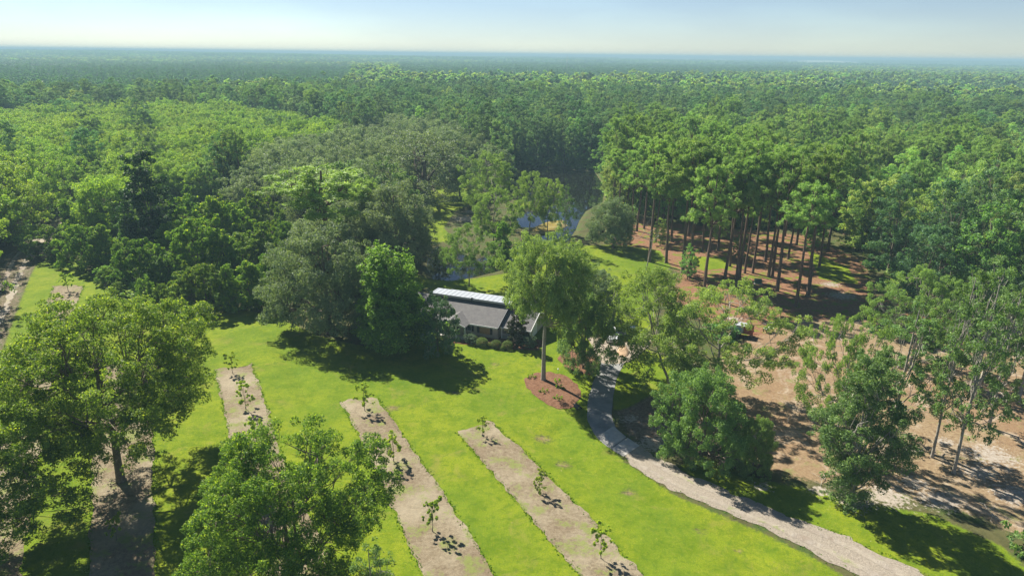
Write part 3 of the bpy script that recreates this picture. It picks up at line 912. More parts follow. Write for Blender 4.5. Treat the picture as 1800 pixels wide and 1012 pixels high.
tc = nt.nodes.new('ShaderNodeTexCoord')
mp = nt.nodes.new('ShaderNodeMapping'); mp.inputs['Rotation'].default_value = (R_(90), 0, 0)
nt.links.new(tc.outputs['Object'], mp.inputs[0])
br = nt.nodes.new('ShaderNodeTexBrick'); br.inputs['Scale'].default_value = 1.0
br.inputs['Brick Width'].default_value = .22; br.inputs['Row Height'].default_value = .08; br.inputs['Mortar Size'].default_value = .008
br.inputs['Color1'].default_value = (.52, .46, .38, 1); br.inputs['Color2'].default_value = (.44, .38, .31, 1); br.inputs['Mortar'].default_value = (.5, .47, .42, 1)
nt.links.new(mp.outputs[0], br.inputs['Vector'])
nt.links.new(br.outputs['Color'], bs.inputs['Base Color']); bs.inputs['Roughness'].default_value = .85
BRICK = m
WHITE = simple('white_paint', (.78, .78, .75), .5, var=.05)
TRIM = simple('grey_fascia', (.55, .54, .52), .6, var=.08)
WMETAL = simple('white_metal_roof', (.38, .40, .43), .35, var=.06, scale=.5, spec=.5)
BLACKP = simple('black_paint', (.02, .02, .022), .5)
DARKSLATE = simple('dark_slate_trim', (.05, .06, .075), .5)
BLIND = simple('tan_blind', (.42, .27, .12), .6, var=.1)
CONC = simple('concrete', (.5, .47, .42), .85, var=.1, scale=2)
REDP = simple('red_paint', (.45, .05, .03), .5)
m, nt, bs = mat('window_glass')
bs.inputs['Base Color'].default_value = (.03, .04, .05, 1); bs.inputs['Roughness'].default_value = .05; bs.inputs['Specular IOR Level'].default_value = .8
GLASS = m

house = empty('house', (HO[0], HO[1], hz(*HO)), hang)
tag(house, 'long single storey house with grey shingle roof and white metal back roof behind the lawn', 'house')
SL = .392   # roof slope
EV = 2.3
def gable_slab(x0, x1, ye0, yr, ye1, ez, slope, th=.14):
    """roof slab, ridge along x"""
    rz = ez + (yr - ye0) * slope
    ez1 = rz - (ye1 - yr) * slope
    return [(ye0, ez), (yr, rz), (ye1, ez1), (ye1, ez1 - th), (yr, rz - th), (ye0, ez - th)]
mb = MB(); mb.prism([(.55, 0), (10.6, 0), (10.6, 2.35), (5.6, 4.1), (.55, 2.25)], 0, -17.6, -.25)
mb.prism([(2.2, 0), (10.0, 0), (10.0, 2.1), (5.6, 3.75), (2.2, 2.35)], 0, -.2, 5.0)
mb.build('wall', BRICK, house)
mb = MB(); mb.prism(gable_slab(0, 0, 0, 5.6, 11.2, EV, SL), 0, -18.2, 0); rf = mb.build('roof', ROOF, house)
mb = MB(); mb.box(-7.0 - .14, -7.0 + .14, 5.0, 5.28, 4.2, 4.95); mb.box(-7.2, -6.8, 4.94, 5.34, 4.95, 5.03); mb.build('vent', DARKSLATE, rf)
mb = MB(); mb.box(-18.2, 0, -.06, -.003, EV - .24, EV + .02); mb.build('fascia', WHITE, house)
mb = MB(); mb.prism([(-.05, EV + .05), (5.6, EV + .05 + 5.65 * SL), (5.6, EV - .32 + 5.65 * SL), (-.05, EV - .32)], 0, .003, .09)
mb.build('rake_board', DARKSLATE, house)
# lower right wing
ez = EV - .12
mb = MB(); mb.prism(gable_slab(0, 0, .95, 5.6, 10.6, ez, SL), 0, .10, 5.55); mb.build('roof', ROOF, house)
mb = MB(); mb.box(.10, 5.55, .88, .947, ez - .24, ez + .02); mb.build('fascia', WHITE, house)
mb = MB(); mb.prism([(.9, ez + .03), (5.6, ez + .03 + 4.7 * SL), (10.3, ez + .03), (10.3, ez - .2), (5.6, ez - .2 + 4.7 * SL), (.9, ez - .2)], 0, 5.553, 5.62)
mb.build('rake_board', WHITE, house)
for x in (.25, 5.35): MB().box(x - .09, x + .09, 1.1, 1.28, 0, ez - .25 + .3).build('post', WHITE, house)
mb = MB()
mb.box(.4, 2.6, 1.14, 1.2, .88, .96); mb.box(.4, 2.6, 1.14, 1.2, .12, .18)
for x in np.arange(.5, 2.6, .16): mb.box(x - .02, x + .02, 1.15, 1.19, .18, .88)
mb.build('railing', WHITE, house)
# front gable porch
gx, gw, gy = -7.9, 2.7, -1.85
ghz = EV + gw * SL
th = .13
def gprof(dz): return [(gx - gw, EV + dz), (gx, ghz + dz), (gx + gw, EV + dz), (gx + gw, EV + dz - th), (gx, ghz + dz - th), (gx - gw, EV + dz - th)]
mb = MB()
mb.prism(gprof(.012), 1, gy, 2.9)
mb.build('porch_roof', ROOF, house)
mb = MB(); mb.prism([(gx - gw + .25, EV - .1), (gx, ghz - .2), (gx + gw - .25, EV - .1)], 1, gy + .25, gy + .37); mb.build('gable', WHITE, house)
mb = MB(); mb.prism([(gx - gw - .02, EV + .03), (gx, ghz + .03), (gx + gw + .02, EV + .03), (gx + gw + .02, EV - .18), (gx, ghz - .18), (gx - gw - .02, EV - .18)], 1, gy - .06, gy - .003)
mb.build('rake_board', WHITE, house)
for x in (gx - gw + .2, gx - .9, gx + .9, gx + gw - .15): MB().box(x - .09, x + .09, gy + .15, gy + .33, .1, EV - .1).build('post', WHITE, house)
MB().box(gx - gw, gx + gw, gy, .5, -.1, .12).build('porch_floor', CONC, house)
# back roof
MB().box(-14.9, 2.0, 5.05, 7.7, 4.62, 4.98).build('fascia', TRIM, house)
mb = MB(); mb.box(-15.05, 2.15, 4.95, 7.85, 4.983, 5.03)
for x in np.arange(-14.8, 2.1, .9): mb.box(x - .03, x + .03, 4.97, 7.83, 5.032, 5.07)
mb.build('metal_roof', WMETAL, house)
MB().box(-14.8, 1.9, 10.4, 13.0, 0, 2.5).build('back_wall', BRICK, house)
MB().box(-15.0, 2.1, 8.9, 13.4, 2.9, 3.0).build('back_roof', WMETAL, house)
# windows and doors
def window(x0, x1, y, z0, z1, pane, shutters=True):
    f = MB()
    f.box(x0 - .07, x1 + .07, y - .05, y - .003, z1, z1 + .08); f.box(x0 - .09, x1 + .09, y - .08, y - .003, z0 - .08, z0)
    for a in (x0 - .07, x1): f.box(a, a + .07, y - .05, y - .003, z0, z1)
    n = max(1, int(round((x1 - x0) / .85)))
    for k in range(1, n): f.box(x0 + (x1 - x0) * k / n - .03, x0 + (x1 - x0) * k / n + .03, y - .05, y - .003, z0, z1)
    wf = f.build('window', WHITE if pane is GLASS else BLIND, house)
    MB().box(x0, x1, y - .03, y - .006, z0, z1).build('pane', pane, wf)
    if shutters:
        for a in (x0 - .55, x1 + .13):
            s = MB(); s.box(a, a + .42, y - .06, y - .003, z0 - .08, z1 + .08)
            for zz in np.arange(z0, z1, .12): s.box(a + .05, a + .37, y - .085, y - .062, zz, zz + .06)
            s.build('shutter', BLACKP, house)
window(-3.5, -1.75, .55, .75, 1.95, BLIND)
window(-13.5, -12.2, .55, .85, 1.95, GLASS)
window(-16.4, -15.2, .55, .85, 1.95, GLASS)
window(-5.9, -5.2, .55, .85, 1.95, GLASS)
window(2.9, 4.2, 2.2, .8, 1.9, GLASS, False)
d = MB().box(-8.4, -7.4, .47, .547, .12, 2.15).build('door', DARKSLATE, house); MB().box(-7.55, -7.5, .42, .468, 1.05, 1.12).build('handle', TRIM, d)
d = MB().box(1.0, 1.95, 2.12, 2.197, .12, 2.1).build('door', DARKSLATE, house); MB().box(1.8, 1.86, 2.07, 2.118, 1.05, 1.12).build('handle', TRIM, d)
mb = MB(); mb.box(5.003, 5.05, 3.2, 5.8, .05, 2.0); mb.build('garage_door', WHITE, house)

# second house and shed beyond the pond lawn
def cabin(name, px, py, w, dpt, h, rz, wm, rm, label, cat, ridge=1.2):
    x, y = G(px, py)
    r = empty(name, (x, y, hz(x, y)), rz)
    MB().prism([(-dpt / 2, 0), (dpt / 2, 0), (dpt / 2, h), (0, h + ridge), (-dpt / 2, h)], 0, -w / 2, w / 2).build('wall', wm, r)
    k = ridge / (dpt / 2); o = .5
    MB().prism([(-dpt / 2 - o, h - o * k + .05), (0, h + ridge + .05), (dpt / 2 + o, h - o * k + .05), (dpt / 2 + o, h - o * k + .2), (0, h + ridge + .2), (-dpt / 2 - o, h - o * k + .2)], 0, -w / 2 - .5, w / 2 + .5).build('roof', rm, r)
    for sx in (-w / 4, w / 4):
        f = MB().box(sx - .5, sx + .5, -dpt / 2 - .05, -dpt / 2 - .003, 1.0, 2.0).build('window', WHITE, r)
        MB().box(sx - .42, sx + .42, -dpt / 2 - .08, -dpt / 2 - .053, 1.08, 1.92).build('pane', GLASS, f)
    MB().box(-.45, .45, -dpt / 2 - .06, -dpt / 2 - .003, 0, 2.05).build('door', DARKSLATE, r)
    tag(r, label, cat); return r
TANW = simple('tan_siding', (.42, .31, .18), .8, var=.12)
GROOF = simple('grey_roof', (.42, .43, .44), .7, var=.1, scale=1)
cabin('shed', 722, 336, 6, 6, 3.2, .15, TANW, GROOF, 'small tan shed half hidden beneath the huge live oak across the pond lawn', 'shed')
cabin('cottage', 640, 343, 14, 8, 4.6, .1, BRICK, GROOF, 'pale roofed cottage showing through the oaks left of the tan shed', 'house', 1.6)

# ------------------------------------------------------------------ vehicles
def loft(mb, secs):
    """secs: list of (x, [(y,z)...]) same count"""
    n = len(secs[0][1]); v = []
    for x, pr in secs: v += [(x, y, z) for y, z in pr]
    f = [tuple(range(n))[::-1], tuple(range((len(secs) - 1) * n, len(secs) * n))]
    for s in range(len(secs) - 1):
        for i in range(n): f.append((s * n + i, s * n + (i + 1) % n, (s + 1) * n + (i + 1) % n, (s + 1) * n + i))
    mb.add(v, f)
def sec(w0, w1, z0, z1):
    """rounded-ish section, wide at waist w0, top width w1"""
    return [(-w0 * .92, z0), (w0 * .92, z0), (w0, z0 + .2), (w0, z0 + (z1 - z0) * .7), (w1, z1), (-w1, z1), (-w0, z0 + (z1 - z0) * .7), (-w0, z0 + .2)]
def wheel(parent, x, y):
    a = np.linspace(0, 2 * np.pi, 20, endpoint=False)
    t = MB(); t.prism([(x + .37 * math.cos(q), .37 + .37 * math.sin(q)) for q in a], 1, y - .12, y + .12)
    w_ = t.build('wheel', BLACKP, parent, bevel=.02)
    s = 1 if y > 0 else -1
    t = MB(); t.prism([(x + .23 * math.cos(q), .37 + .23 * math.sin(q)) for q in a], 1, y + s * .122, y + s * .14)
    t.build('rim', CHROME, w_)
def carpaint(name, col, metal=.3):
    m, nt, bs = mat(name); bs.inputs['Base Color'].default_value = (*col, 1); bs.inputs['Roughness'].default_value = .3
    bs.inputs['Metallic'].default_value = metal; bs.inputs['Coat Weight'].default_value = .6; return m
CHROME = carpaint('wheel_metal', (.55, .55, .56), .9)
WCAR = carpaint('white_car_paint', (.72, .73, .74), 0)
DCAR = carpaint('dark_car_paint', (.02, .035, .05), .4)
LAMP = simple('clear_lamp', (.7, .72, .74), .15, var=.02)
RLAMP = simple('red_lamp', (.5, .03, .02), .2, var=.02)

def suv(px, py, rz, label):
    x, y = G(px, py); r = empty('parked_suv', (x, y, hz(x, y) + .07), rz)
    b = MB(); loft(b, [(-2.35, sec(.88, .84, .4, 1.0)), (-2.2, sec(.95, .92, .32, 1.12)), (-.9, sec(.97, .93, .3, 1.15)), (1.0, sec(.97, .92, .3, 1.14)), (2.1, sec(.93, .84, .32, 1.05)), (2.38, sec(.84, .74, .42, .9))])
    b.build('body', WCAR, r, bevel=.03, smooth_=False)
    g_ = MB(); loft(g_, [(-2.22, [(-.84, 1.12), (.84, 1.12), (.70, 1.55), (-.70, 1.55)]), (-1.9, [(-.86, 1.13), (.86, 1.13), (.70, 1.66), (-.70, 1.66)]), (.35, [(-.86, 1.13), (.86, 1.13), (.70, 1.66), (-.70, 1.66)]), (1.15, [(-.84, 1.13), (.84, 1.13), (.78, 1.18), (-.78, 1.18)])])
    g_.build('window_band', GLASS, r)
    rf = MB(); rf.box(-2.05, .42, -.71, .71, 1.655, 1.73)
    for s in (-.62, .62): rf.box(-1.8, .2, s - .03, s + .03, 1.735, 1.79)
    rf.build('roof', WCAR, r, bevel=.02)
    g_ = MB(); g_.box(2.33, 2.41, -.45, .45, .62, .82); g_.build('grille', BLACKP, r)
    for s in (-.66, .66): MB().box(2.28, 2.39, s - .17, s + .17, .68, .86).build('headlight', LAMP, r)
    MB().box(2.3, 2.45, -.85, .85, .38, .56).build('bumper', TRIM, r, bevel=.02)
    for s in (-1.05, 1.05): MB().box(.75, .93, s - .09, s + .09, 1.12, 1.28).build('mirror', WCAR, r, bevel=.02)
    for wx in (-1.45, 1.45):
        for s in (-.88, .88): wheel(r, wx, s)
    tag(r, label, 'car'); return r
def pickup(px, py, rz, label):
    x, y = G(px, py); r = empty('parked_pickup', (x, y, hz(x, y) + .07), rz)
    b = MB(); loft(b, [(-2.75, sec(.96, .93, .5, 1.12)), (-.6, sec(.98, .95, .45, 1.15)), (1.6, sec(.98, .94, .45, 1.15)), (2.5, sec(.95, .86, .48, 1.08)), (2.75, sec(.88, .8, .52, .98))])
    b.build('body', DCAR, r, bevel=.02)
    g_ = MB(); g_.box(-2.65, -.75, -.8, .8, 1.155, 1.20); g_.build('bed_cover', BLACKP, r)
    g_ = MB(); loft(g_, [(-.68, [(-.86, 1.13), (.86, 1.13), (.72, 1.72), (-.72, 1.72)]), (.7, [(-.87, 1.13), (.87, 1.13), (.72, 1.76), (-.72, 1.76)]), (1.5, [(-.85, 1.13), (.85, 1.13), (.8, 1.2), (-.8, 1.2)])]); g_.build('window_band', GLASS, r)
    MB().box(-.6, .75, -.72, .72, 1.745, 1.82).build('roof', DCAR, r, bevel=.02)
    for s in (-.87, .87): MB().box(-2.80, -2.7, s - .09, s + .09, .75, 1.08).build('tail_light', RLAMP, r)
    MB().box(-2.95, -2.77, -.9, .9, .48, .64).build('bumper', CHROME, r, bevel=.02)
    for s in (-1.08, 1.08): MB().box(1.05, 1.2, s - .1, s + .1, 1.15, 1.35).build('mirror', BLACKP, r)
    for wx in (-1.75, 1.75):
        for s in (-.88, .88): wheel(r, wx, s)
    tag(r, label, 'pickup'); return r
suv(1075, 596, R_(-94), 'white car parked nose out at the top of the driveway under the oaks')
pickup(1108, 592, R_(80), 'dark pickup with red tail lights parked beside the white car')

# odd things in the clearing
def at_px(px, py): x, y = G(px, py); return x, y, hz(x, y)
x, y, z = at_px(1306, 590)
r = empty('old_trailer', (x, y, z), R_(-25))
TEAL = simple('teal_paint', (.12, .38, .42), .5); RUST = simple('rusty_steel', (.28, .09, .05), .8, var=.3)
mb = MB(); mb.box(-1.7, 1.7, -.9, .9, .75, .9); mb.build('bed', RUST, r)
mb = MB(); mb.box(-1.6, .0, -.85, -.78, .92, 2.1); mb.build('side_panel', WMETAL, r)
mb = MB(); mb.box(-1.5, -.3, -.93, -.853, 1.3, 1.75); mb.build('window_panel', TEAL, r)
mb = MB(); mb.box(.15, 1.65, -.85, -.78, .92, 1.7); mb.build('side_panel', RUST, r)
mb = MB(); mb.box(-1.6, 1.6, .78, .85, .92, 2.0); mb.build('side_panel', REDP, r)
mb = MB(); mb.box(-1.7, .4, -.95, .95, 2.1, 2.18); mb.build('roof', WMETAL, r)
for a in (-1.2, 1.2):
    for s in (-.95, .95):
        t = MB(); t.prism([(a + .34 * math.cos(q), .36 + .34 * math.sin(q)) for q in np.linspace(0, 6.283, 14, endpoint=False)], 1, s - .1, s + .1); t.build('wheel', BLACKP, r)
MB().box(1.7, 2.6, -.05, .05, .7, .8).build('hitch', RUST, r)
tag(r, 'old trailer with white and teal panels and rusty frame at the edge of the clearing', 'trailer')
x, y, z = at_px(1350, 583)
r = empty('wood_table', (x, y, z), .5)
MB().box(-.9, .9, -.45, .45, .72, .78).build('tabletop', WHITE, r)
for a in (-.8, .8):
    for b in (-.36, .36): MB().box(a - .04, a + .04, b - .04, b + .04, 0, .718).build('leg', BARK, r)
tag(r, 'white topped table standing right of the old trailer in the clearing', 'table')
x, y, z = at_px(1332, 498)
r = empty('utility_box', (x, y, z), -.2)
GREENP = simple('green_paint', (.02, .09, .05), .45)
MB().box(-.7, .7, -.5, .5, .08, .85).build('body', GREENP, r, bevel=.03)
MB().box(-.76, .76, -.56, .56, .853, .93).build('lid', GREENP, r, bevel=.02)
MB().box(-.85, .85, -.65, .65, -.05, .078).build('base', CONC, r)
tag(r, 'dark green utility box on the pine straw among the tall pine trunks', 'utility box')
x, y, z = at_px(1012, 714)
mb = MB(); mb.tube([(0, 0, .15), (.5, -.9, .12)], [.38, .38], 14)
o = mb.build('drain_pipe', BLACKP); o.location = (x, y, z); tag(o, 'black drain pipe mouth at the lower right edge of the oak mulch bed', 'pipe')
x, y, z = at_px(981, 655)
r = empty('garden_light', (x, y, z + .1))
MB().tube([(0, 0, 0), (0, 0, .45)], [.02, .02], 6).build('stake', WHITE, r); MB().tube([(0, 0, .45), (0, 0, .6), (0, 0, .66)], [.1, .12, .03], 8).build('lamp_head', WHITE, r)
tag(r, 'small white garden light at the back edge of the oak mulch bed', 'garden light')
# far radio mast
mx, my = 109., 1500.
r = empty('radio_mast', (mx, my, hz(mx, my)))
mb = MB()
for k in range(3):
    a = k * 2.094
    mb.tube([(1.0 * math.cos(a), 1.0 * math.sin(a), 0), (1.0 * math.cos(a), 1.0 * math.sin(a), 46)], [.14, .14], 4)
for k in range(23):
    for j in range(3):
        a, b = (k + j) % 3 * 2.094, (k + j + 1) % 3 * 2.094
        mb.tube([(math.cos(a), math.sin(a), k * 2), (math.cos(b), math.sin(b), k * 2 + 2)], [.06, .06], 3)
mb.build('lattice', TRIM, r)
MB().tube([(0, 0, 46), (0, 0, 54)], [.1, .05], 5).build('antenna', TRIM, r)
tag(r, 'thin grey radio mast standing on the far wooded horizon', 'mast')

# ------------------------------------------------------------------ surveyed trees
hand('pecan_a', 'pecan_tree', (213, 846), (215, 535), 318, 'huge spreading pecan over the second mulched orchard row at the left', rz=4.2)
hand('pecan_b', 'pecan_tree', (520, 1065), (560, 750), 275, 'big pecan with bright new leaf tips cut off at the bottom centre', rz=.6)
hand('pecan_b', 'pecan_tree', (-80, 1010), (-14, 680), 275, 'dark pecan cut off at the lower left edge', rz=3.9)
hand('airy_0', 'pecan_tree', (-60, 760), (-50, 600), 120, 'pecan of which only a few sprigs enter at the left edge', rz=1)
hand('slender_1', 'twiggy_tree', (665, 1190), (655, 955), 95, 'thin tree with pale bare twigs at the bottom edge right of the big pecan', rz=1)
hand('tall_oak', 'oak_tree', (955, 668), (978, 425), 172, 'tall oak with a long bare trunk rising from the oval mulch bed', rz=0)
hand('dark_laurel', 'magnolia_tree', (1025, 648), (1010, 520), 110, 'dark low tree over the mulch bed beside the driveway', rz=.3)
hand('sweetgum', 'sweetgum_tree', (685, 612), (690, 410), 190, 'bright green sweetgum with pointed tops at the left end of the house', rz=.4)
hand('live_oak_a', 'live_oak_tree', (580, 585), (600, 405), 185, 'grey green live oak leaning out left of the bright sweetgum', rz=1.4)
hand('magnolia', 'magnolia_tree', (770, 626), (768, 522), 68, 'dark glossy magnolia on the lawn before the left end of the house', rz=1.9)
hand('live_oak_a', 'live_oak_tree', (1040, 560), (1040, 470), 95, 'rounded oak behind the parked cars, at the back of the apron', rz=2)
hand('rust_magnolia', 'magnolia_tree', (908, 607), (908, 528), 42, 'narrow rust tinged magnolia against the front wall of the house')
hand('airy_0', 'oak_tree', (1178, 680), (1120, 465), 190, 'forked oak arching over the cars beside the driveway', rz=.2, lean=(0, R_(-17)))
hand('airy_1', 'pecan_tree', (1255, 700), (1262, 500), 205, 'pale green airy tree with long limbs at the near edge of the clearing', rz=2.4)
hand('laurel', 'laurel_oak_tree', (1232, 806), (1232, 652), 165, 'dense rounded low oak beside the sandy road', rz=.8)
hand('laurel', 'laurel_oak_tree', (1322, 828), (1322, 735), 75, 'small dark oak sloping off to the right of the dense rounded oak', rz=2.8)
hand('leafy_column', 'oak_tree', (1495, 885), (1500, 610), 130, 'tall oak leafy to the ground between clearing and sandy road', rz=.8)
hand('airy_1', 'oak_tree', (1465, 790), (1450, 545), 112, 'oak spreading its crown behind the tall leafy oak', rz=5.0)
hand('slender_0', 'oak_tree', (1562, 768), (1590, 525), 105, 'thin forked oak in the clearing right of the tall leafy oak', rz=.5)
hand('slender_2', 'oak_tree', (1638, 803), (1690, 455), 85, 'slender pale barked tree on bare sand, left of a closely paired trunk', rz=.5)
hand('slender_1', 'oak_tree', (1676, 831), (1735, 470), 92, 'slender dark trunked tree on bare sand, right of its paired trunk', rz=2.5)
hand('slender_0', 'oak_tree', (1738, 750), (1800, 500), 85, 'slender leaning tree near the right edge of the clearing', rz=3.5)
hand('slender_2', 'oak_tree', (1790, 700), (1800, 430), 100, 'slender tree at the right edge of the photo behind the leaning one', rz=1.5)
hand('slender_1', 'oak_tree', (1704, 690), (1720, 450), 85, 'slender tree in shade behind the two paired trunks', rz=4.5)
hand('airy_0', 'oak_tree', (1600, 640), (1600, 470), 120, 'wide oak at the forest edge behind the thin forked oak', rz=4.1)
hand('slender_2', 'oak_tree', (1565, 590), (1560, 500), 60, 'small tree standing on the red soil at the forest edge', rz=4.1)
hand('pine_1', 'pine_tree', (590, 520), (590, 290), 165, 'broad old pine standing above the thicket left of the house', rz=.2)
hand('live_oak_b', 'live_oak_tree', (748, 357), (728, 236), 190, 'huge live oak with a thick trunk on the far pond lawn', rz=.2)
hand('airy_1', 'oak_tree', (858, 385), (860, 266), 95, 'light green oak at the right end of the far pond lawn', rz=.2)
hand('slender_0', 'oak_tree', (808, 345), (808, 262), 70, 'thin trunked tree on the sunny far pond lawn', rz=.2)
hand('live_oak_a', 'live_oak_tree', (700, 470), (690, 325), 150, 'rounded live oak behind the sweetgum, at the near bend of the pond', rz=.9)
hand('live_oak_a', 'live_oak_tree', (600, 470), (585, 350), 150, 'rounded live oak in the thicket behind the leaning live oak', rz=2.9)
hand('airy_0', 'oak_tree', (825, 503), (825, 398), 92, 'spreading young oak on the lawn behind the white metal roof', rz=2)
hand('slender_1', 'oak_tree', (773, 466), (773, 424), 34, 'very small tree at the pond edge behind the house', rz=2)
hand('vine_cone', 'vine_clad_tree', (882, 462), (880, 372), 52, 'dark cone of vines beside the pond behind the house', rz=2)
hand('airy_1', 'oak_tree', (868, 440), (868, 330), 85, 'pale oak rising behind the dark cone of vines', rz=3)
hand('airy_0', 'oak_tree', (930, 412), (935, 304), 75, 'left one of the two trees standing by the pond spit', rz=3)
hand('airy_1', 'oak_tree', (962, 408), (968, 310), 62, 'right one of the two trees standing by the pond spit', rz=1)
hand('slender_1', 'oak_tree', (992, 441), (996, 328), 34, 'lone slender tree rising in front of the bright pond water', rz=1)
hand('live_oak_a', 'willow_tree', (1078, 436), (1078, 350), 80, 'round pale green tree on the right bank of the pond', rz=1)
hand('slender_0', 'oak_tree', (1080, 428), (1085, 350), 60, 'slender tree on straw right of the round pale pond tree', rz=1)
hand('vine_column', 'vine_clad_tree', (270, 452), (270, 266), 74, 'tall dark column of vines standing above the thicket', rz=1)

for k, (px, py, tp, w) in enumerate([(-70, 480, 320, 120), (-60, 545, 370, 120), (10, 432, 300, 110), (-110, 640, 430, 130), (-20, 400, 270, 110), (-130, 420, 260, 120)]):
    hand('grove_%d' % (k % 3), 'pecan_tree', (px, py), (px, tp), w, 'grove pecan on the left side of the sandy lane, %s from the front' % ordw(k + 1), rz=k, group='pecans beside the sandy lane')

# broken limb tree: pale dead branches
def dead_branch(base_px, rf, tips, label):
    x, y, z = at_px(*base_px)
    wd = Wood(); g = np.random.default_rng(5)
    st = np.array([0, 0, 0.])
    wd.tube(curve((0, 0, -.2), (1.0, .3, 7), 0, 6, .01, g), np.linspace(.28, .2, 6) * rf, 7)
    for t in tips:
        p = curve((1.0, .3, 7), t, .4, 7, .02, g); wd.tube(p, np.linspace(.17, .04, 7) * rf, 5)
        for _ in range(5):
            s = p[int(g.integers(2, 6))]; e = s + g.normal(0, 1, 3) * 1.3 + np.array([.3, 0, 1.2])
            wd.tube(curve(s, e, 0, 4, .05, g), [.05, .035, .025, .01], 4)
    V, Fq = wd.arr()
    o = link('dead_tree', mesh_from('dead_tree', V, [Fq], [BARK_DEAD], smooth_=True), None, (x, y, z))
    tag(o, label, 'tree')
dead_branch((1712, 700), 1.0, [(5.5, -1, 13), (7, 0, 15.5), (3.5, .5, 16), (8.5, 1, 12), (1, 0, 15)], 'dead tree with pale bare forked limbs near the right edge')
dead_branch((1135, 478), .45, [(-3, 0, 8), (3, 0, 8.5), (-1, 0, 9.5)], 'small grey dead tree at the left edge of the pine stand')

PINES = [(1141, 460), (1171, 462), (1212, 488), (1239, 496), (1274, 488), (1294, 496), (1299, 488), (1323, 480), (1309, 480), (1351, 487), (1357, 486),
         (1366, 512), (1399, 539), (1420, 521), (1283, 468), (1235, 441), (1236, 523), (1110, 412), (1119, 406), (1200, 479), (1345, 460), (1385, 455), (1262, 440), (1300, 440),
         (1180, 425), (1210, 415), (1330, 430), (1440, 470), (1455, 440), (1400, 430),
         (1085, 398), (1100, 382), (1132, 402), (1152, 425), (1078, 372), (1165, 392), (1142, 372), (1120, 355), (1185, 385), (1098, 352), (1205, 372), (1240, 400), (1310, 405), (1380, 415)]
PINES.sort()
for k, (px, py) in enumerate(PINES):
    x, y = G(px, py); s = rng.uniform(.8, 1.12)
    place_tree('pine_%d' % (k % 4), 'pine_tree', x, y, s * rng.uniform(.9, 1.12), s, rng.uniform(0, 6.28),
               'tall pine of the open stand right of the pond, %s trunk from the left' % ordw(k + 1), 'tree', 'tall pines of the open stand right of the pond',
               lean=(rng.normal(0, .02), rng.normal(0, .02)))
for k, (px, py, s) in enumerate([(1208, 490, .36), (1300, 455, .3), (1262, 425, .4), (1430, 440, .5), (1160, 432, .35)]):
    x, y = G(px, py)
    place_tree('hard_%d' % (k % 3), 'understorey_tree', x, y, s, s, k, 'low leafy tree growing between the pine trunks', 'tree', 'understorey trees among the tall pines')

# saplings
SAPS = [(120, 512, 476, 'leafy pecan sapling at the head of the leftmost orchard row'), (108, 555, 515, 'second pecan sapling of the leftmost orchard row, partly behind the huge pecan'),
        (52, 707, 668, 'small sapling near the left edge below the huge pecan'), (409, 656, 618, 'topmost sapling of the short orchard row left of centre'),
        (432, 719, 670, 'middle sapling of the short orchard row left of centre'), (447, 777, 729, 'lowest sapling of the short orchard row left of centre'),
        (205, 950, 903, 'sapling in the shade of the huge pecan, below its trunk'), (641, 722, 675, 'topmost sapling of the orchard row right of the bottom pecan'),
        (692, 811, 757, 'second sapling from the top of the orchard row right of the bottom pecan'), (760, 933, 873, 'lowest sapling of the orchard row right of the bottom pecan'),
        (848, 766, 733, 'sparse little sapling at the head of the rightmost orchard row'), (948, 868, 824, 'middle sapling of the rightmost orchard row'),
        (1056, 981, 920, 'lowest and bushiest sapling of the rightmost orchard row'), (275, 735, 690, 'sapling behind the huge pecan trunk to its right')]
for k, (px, py, ty, lb) in enumerate(SAPS):
    hand('sapling_%d' % (k % 3), 'pecan_sapling', (px, py), (px, ty), (py - ty) * .62, lb, cat='sapling', group='young pecans planted in the mulched rows')

# house shrubs
for px, py, r, nm, lb in [(847, 608, 1.0, 0, 'clipped round shrub below the brown window, leftmost of the row'), (872, 611, .9, 0, 'clipped round shrub, middle one before the porch corner'),
                          (892, 613, .95, 0, 'clipped round shrub just left of the rust tinged magnolia'), (860, 610, .55, 0, 'small low shrub between two clipped round shrubs'),
                          (884, 615, .5, 0, 'small yellow green shrub at the lawn edge left of the rust tinged magnolia'), (826, 604, 1.0, 1, 'dark green shrub beside the white porch post'),
                          (834, 599, .6, 0, 'little shrub beside the dark shrub at the porch'), (930, 610, 1.1, 1, 'dark round shrub before the right porch post'),
                          (900, 600, .7, 1, 'dark shrub behind the clipped row')]:
    x, y = G(px, py)
    if nm: place_tree('magnolia', 'shrub', x, y, r / 3.8, r * 1.7 / 10, px, lb, 'shrub')
    else: place_tree('round_shrub', 'shrub', x, y, r, r, px, lb, 'shrub')
for px, py, lb in [(934, 664, 'small yellow green shrub at the left edge of the oak mulch bed'), (979, 672, 'small shrub in the oak mulch bed, nearest the white garden light'), (984, 683, 'small shrub in the mulch bed right of the trunk shadow'),
                   (956, 690, 'small shrub in the mulch bed just below the oak trunk'), (981, 702, 'brightest yellow shrub at the front of the oak mulch bed')]:
    x, y = G(px, py); place_tree('bed_shrub', 'shrub', x, y, 1.15, 1.1, px, lb, 'shrub')

